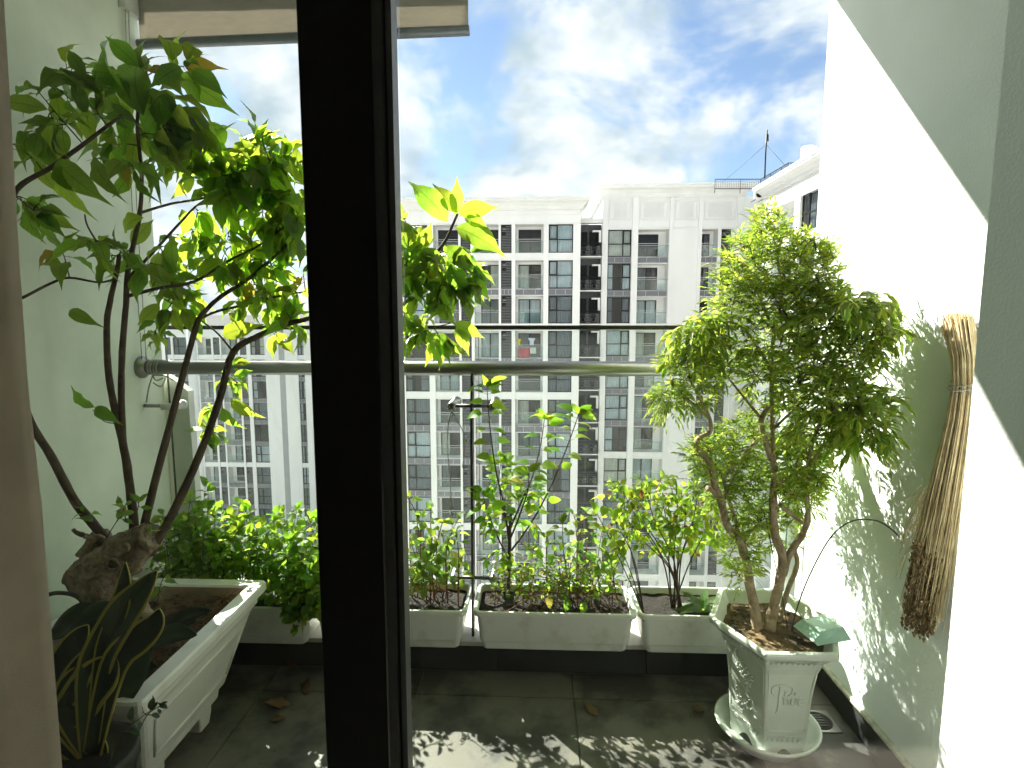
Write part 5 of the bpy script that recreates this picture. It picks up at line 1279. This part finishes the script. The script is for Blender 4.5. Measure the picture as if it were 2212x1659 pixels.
for px, py, rx, ry, n, y0, y1, dr_, LL, lw in AC:
    if LL is FN: n = int(n*(1.75 if py > 940 else 1.4))
    for k in range(n):
        a = ag.uniform(0, 2*PI); q = math.sqrt(ag.random()); e = A(px+rx*q*math.cos(a), py+ry*q*math.sin(a), ag.uniform(y0, y1))
        if e.x > XR-.02: e.x = XR-.02-ag.random()*.05
        if k % 3 == 0:
            b = P.near(e)
            if (e-b).length > .02: P.tw.tube(smoothpath([b, b.lerp(e,.5)+V(0,0,.01), e], [0,0,0], 3)[0], .0016, 4, caps=False)
            P.sk.append(e)
        cen = A(px, py+ry*.5, (y0+y1)/2); d = (e-cen).normalized()*.7 + V(ag.uniform(-1,1), ag.uniform(-1,1), ag.uniform(-.2,.8))*.7
        compound(e, d, ag.uniform(*LL), dr_*ag.uniform(.6,1.3), lw, True)
ao = AF.build('foliage', M['aralia'], ar); ao['kind'] = 'stuff'
if P.tw.v: o = P.tw.build('twigs', M['barkdark'], ar); o['kind'] = 'stuff'

# ------------------------------------------------------------------ broom on the wall, drain, fallen leaves
bm_ = empty('straw_broom', V(1.09, 1.46, 1.0), 'dry rice straw broom hanging upside down on the sunlit white wall', 'broom')
bg_ = random.Random(12); sw = MB()
top_, tie_, low_ = V(1.092,1.490,1.43), V(1.096,1.448,1.26), V(1.085,1.482,.585)
for k in range(260):
    a = bg_.uniform(0, 2*PI); r = math.sqrt(bg_.random()); ca, sa_ = math.cos(a)*r, math.sin(a)*r
    p0 = top_+V(ca*.022, sa_*.046, bg_.uniform(-.03,.012)); p1 = tie_+V(ca*.021, sa_*.033, 0)
    p2 = tie_.lerp(low_, .45)+V(ca*.026-.004, sa_*.056+.006, 0); e_ = bg_.uniform(.62,1.02)
    p3 = tie_.lerp(low_, e_)+V(ca*.030-.006, sa_*.066+.024*e_+bg_.uniform(-.015,.03), bg_.uniform(-.02,.02))
    for q in (p0, p1, p2, p3): q.x = min(q.x, XR-.006)
    sw.tube([p0, p1, p2, p3], [.0019,.0017,.0014,.0009], 4, caps=False, sub=3)
for k in range(26):
    a = tie_.lerp(low_, bg_.uniform(.35,.6)); b = a+V(-.02-bg_.random()*.03, bg_.uniform(.05,.13), bg_.uniform(-.22,-.05)); sw.tube([a, a.lerp(b,.5)+V(-.01,.02,.02), b], [.0014,.0011,.0006], 4, caps=False, sub=3)
sw.tube([V(1.09,1.515,1.40), V(1.09,1.49,1.34), V(1.095,1.45,1.30)], [.002,.003,.003], 5, sub=3)
so2 = sw.build('straws', M['straw'], bm_); so2['kind'] = 'stuff'
sdm = MB()
for k in range(1300):
    t = bg_.uniform(.66,1.03); a = bg_.uniform(0, 2*PI); r = math.sqrt(bg_.random())
    p = tie_.lerp(low_, t)+V(math.cos(a)*r*.030-.008, math.sin(a)*r*.060*(1.25-.45*t)+.030*t+.004, bg_.uniform(-.02,.02)); p.x = min(p.x, XR-.008); q = bg_.uniform(.0025,.006)
    sdm.add([p+V(q,0,0), p+V(-q*.5,q*.8,0), p+V(-q*.5,-q*.8,0), p+V(0,0,-q*2.2), p+V(0,0,q)], [(0,1,4),(1,2,4),(2,0,4),(1,0,3),(2,1,3),(0,2,3)], smooth=True)
so3 = sdm.build('seed_heads', M['seedhead'], bm_); so3['kind'] = 'stuff'
for z_, rr_ in ((1.262,.034),(1.25,.034)):
    c = tie_.lerp(low_, (1.26-z_)/.64); MB().tube([(min(c.x+rr_*.8*math.cos(a), XR-.004), c.y+.002+rr_*1.15*math.sin(a), z_+.006*math.sin(a*1.5)) for a in [k*2*PI/18 for k in range(19)]], .0017, 6).build('binding', M['rope'], bm_)
MB().tube([V(1.098,1.425,1.262), V(1.11,1.42,1.31), V(1.118,1.44,1.37), V(1.118,1.452,1.402)], .0022, 6, sub=4).tube([V(1.09,1.43,1.26), V(1.085,1.415,1.24), V(1.09,1.40,1.235)], .002, 6, sub=3).tube([V(1.085,1.44,1.02), V(1.08,1.47,.98), V(1.085,1.46,.93), V(1.085,1.44,.90)], .002, 6, sub=4).build('hanging_string', M['rope'], bm_)
hk = empty('wall_hook', V(1.125,1.452,1.405), 'small white hook on the wall from which the broom hangs', 'hook')
MB().lathe([(.018,0),(.018,-.004),(.012,-.010),(.007,-.012)], (XR-.001,1.452,1.412), 18, axis='x').build('hook_plate', M['whiteplastic'], hk)
MB().tube([(1.12,1.452,1.415),(1.108,1.452,1.415),(1.100,1.452,1.402),(1.102,1.452,1.392),(1.110,1.452,1.392)], .003, 8, sub=4).build('hook_arm', M['whiteplastic'], hk)
dn = empty('floor_drain', V(1.02,1.875,0), 'square stainless floor drain in the dark tiles behind the hexagonal pot', 'drain')
MB().bbox(.965,1.075,1.82,1.93,.001,.005,.001).build('drain_plate', M['steel'], dn)
MB().lathe([(.045,.0),(.045,.0075),(.040,.0085),(.038,.0055),(.005,.0055)], (1.02,1.875,0), 24).build('drain_ring', M['rubber'], dn)
for k in range(5): MB().box(1.0,1.04,1.845+k*.013,1.851+k*.013,.0056,.0085).build('drain_bar', M['steel_dark'], dn)
FLV = [('curled tan dead leaf on the floor near the dark stile', 660,1500,.075,.3), ('thin brown dead leaf curled upright below the mint box', 627,1520,.08,1.9), ('dark shrivelled leaf on the floor beside the tub foot', 615,1545,.055,2.7), ('pale heart-shaped fallen leaf in the middle of the dark floor', 1292,1545,.06,.9),
       ('brown crumpled leaf against the saucer', 1520,1530,.07,2.2), ('dark dry leaf on the floor under the mint box', 640,1440,.055,1.2)]
for i, (lab, px, py, L, a) in enumerate(FLV):
    p = atz(px, py, .004); g_ = leaf_geo(.52, 8, .5, -.35-.1*i, 'acuminate', .25, .8, i)
    m4 = Matrix.Translation(p+V(0,0,.004)) @ Matrix.Rotation(a, 4, 'Z') @ Matrix.Diagonal((L, L, L*.8, 1))
    pts = [m4 @ Vector(q) for q in g_[0]]; zm = min(q.z for q in pts); pts = [q+V(0,0,.002-zm) for q in pts]
    o = MB().add(pts, g_[1], uvs=g_[2], smooth=True).build('fallen_leaf', M['deadleaf']); o.modifiers.new('thickness', 'SOLIDIFY').thickness = .0008
    tag(o, lab, 'leaf', 'fallen leaves on the floor')
p = at(650,1292,2.03); g_ = leaf_geo(.5, 8, .3, .3, 'acuminate', .1)
m4 = frame(p+V(-.045,0,.012), V(1,-.2,.12), V(0,-.5,1), .10)
o = MB().add([m4 @ Vector(q) for q in g_[0]], g_[1], uvs=g_[2], smooth=True).build('fallen_leaf', leafmat('yellow leaf', (.55,.36,.05), (.6,.4,.05), .4)); tag(o, 'yellow fallen leaf lying on the window box rim next to the mint', 'leaf', 'fallen leaves on the floor')

# soil crumbs and grit swept along the kerb and the tub
db = MB(); dg = random.Random(61)
for k in range(320):
    if k < 190: p = V(dg.uniform(XL+.1, XR-.03), YK-.004-abs(dg.gauss(0, .05)), 0)
    elif k < 250: p = V(dg.gauss(.62, .12), dg.gauss(1.86, .12), 0)
    else: p = V(dg.gauss(-1.0, .12), dg.uniform(1.5, 2.0), 0)
    if not (XL < p.x < XR-.02 and 1.3 < p.y < YK-.004) or (p-BC).length < .19: continue
    q = dg.uniform(.0012, .0045); p.z = .0012+q*.4
    db.add([p+V(dg.uniform(-q,q), dg.uniform(-q,q), dg.uniform(-q*.4,q*.6)) for _ in range(4)], [(0,1,2),(0,2,3),(0,3,1),(1,3,2)])
tag(db.build('soil_crumbs', M['clay']), 'scattered soil crumbs on the dark tiles along the kerb', 'crumbs', kind='stuff')
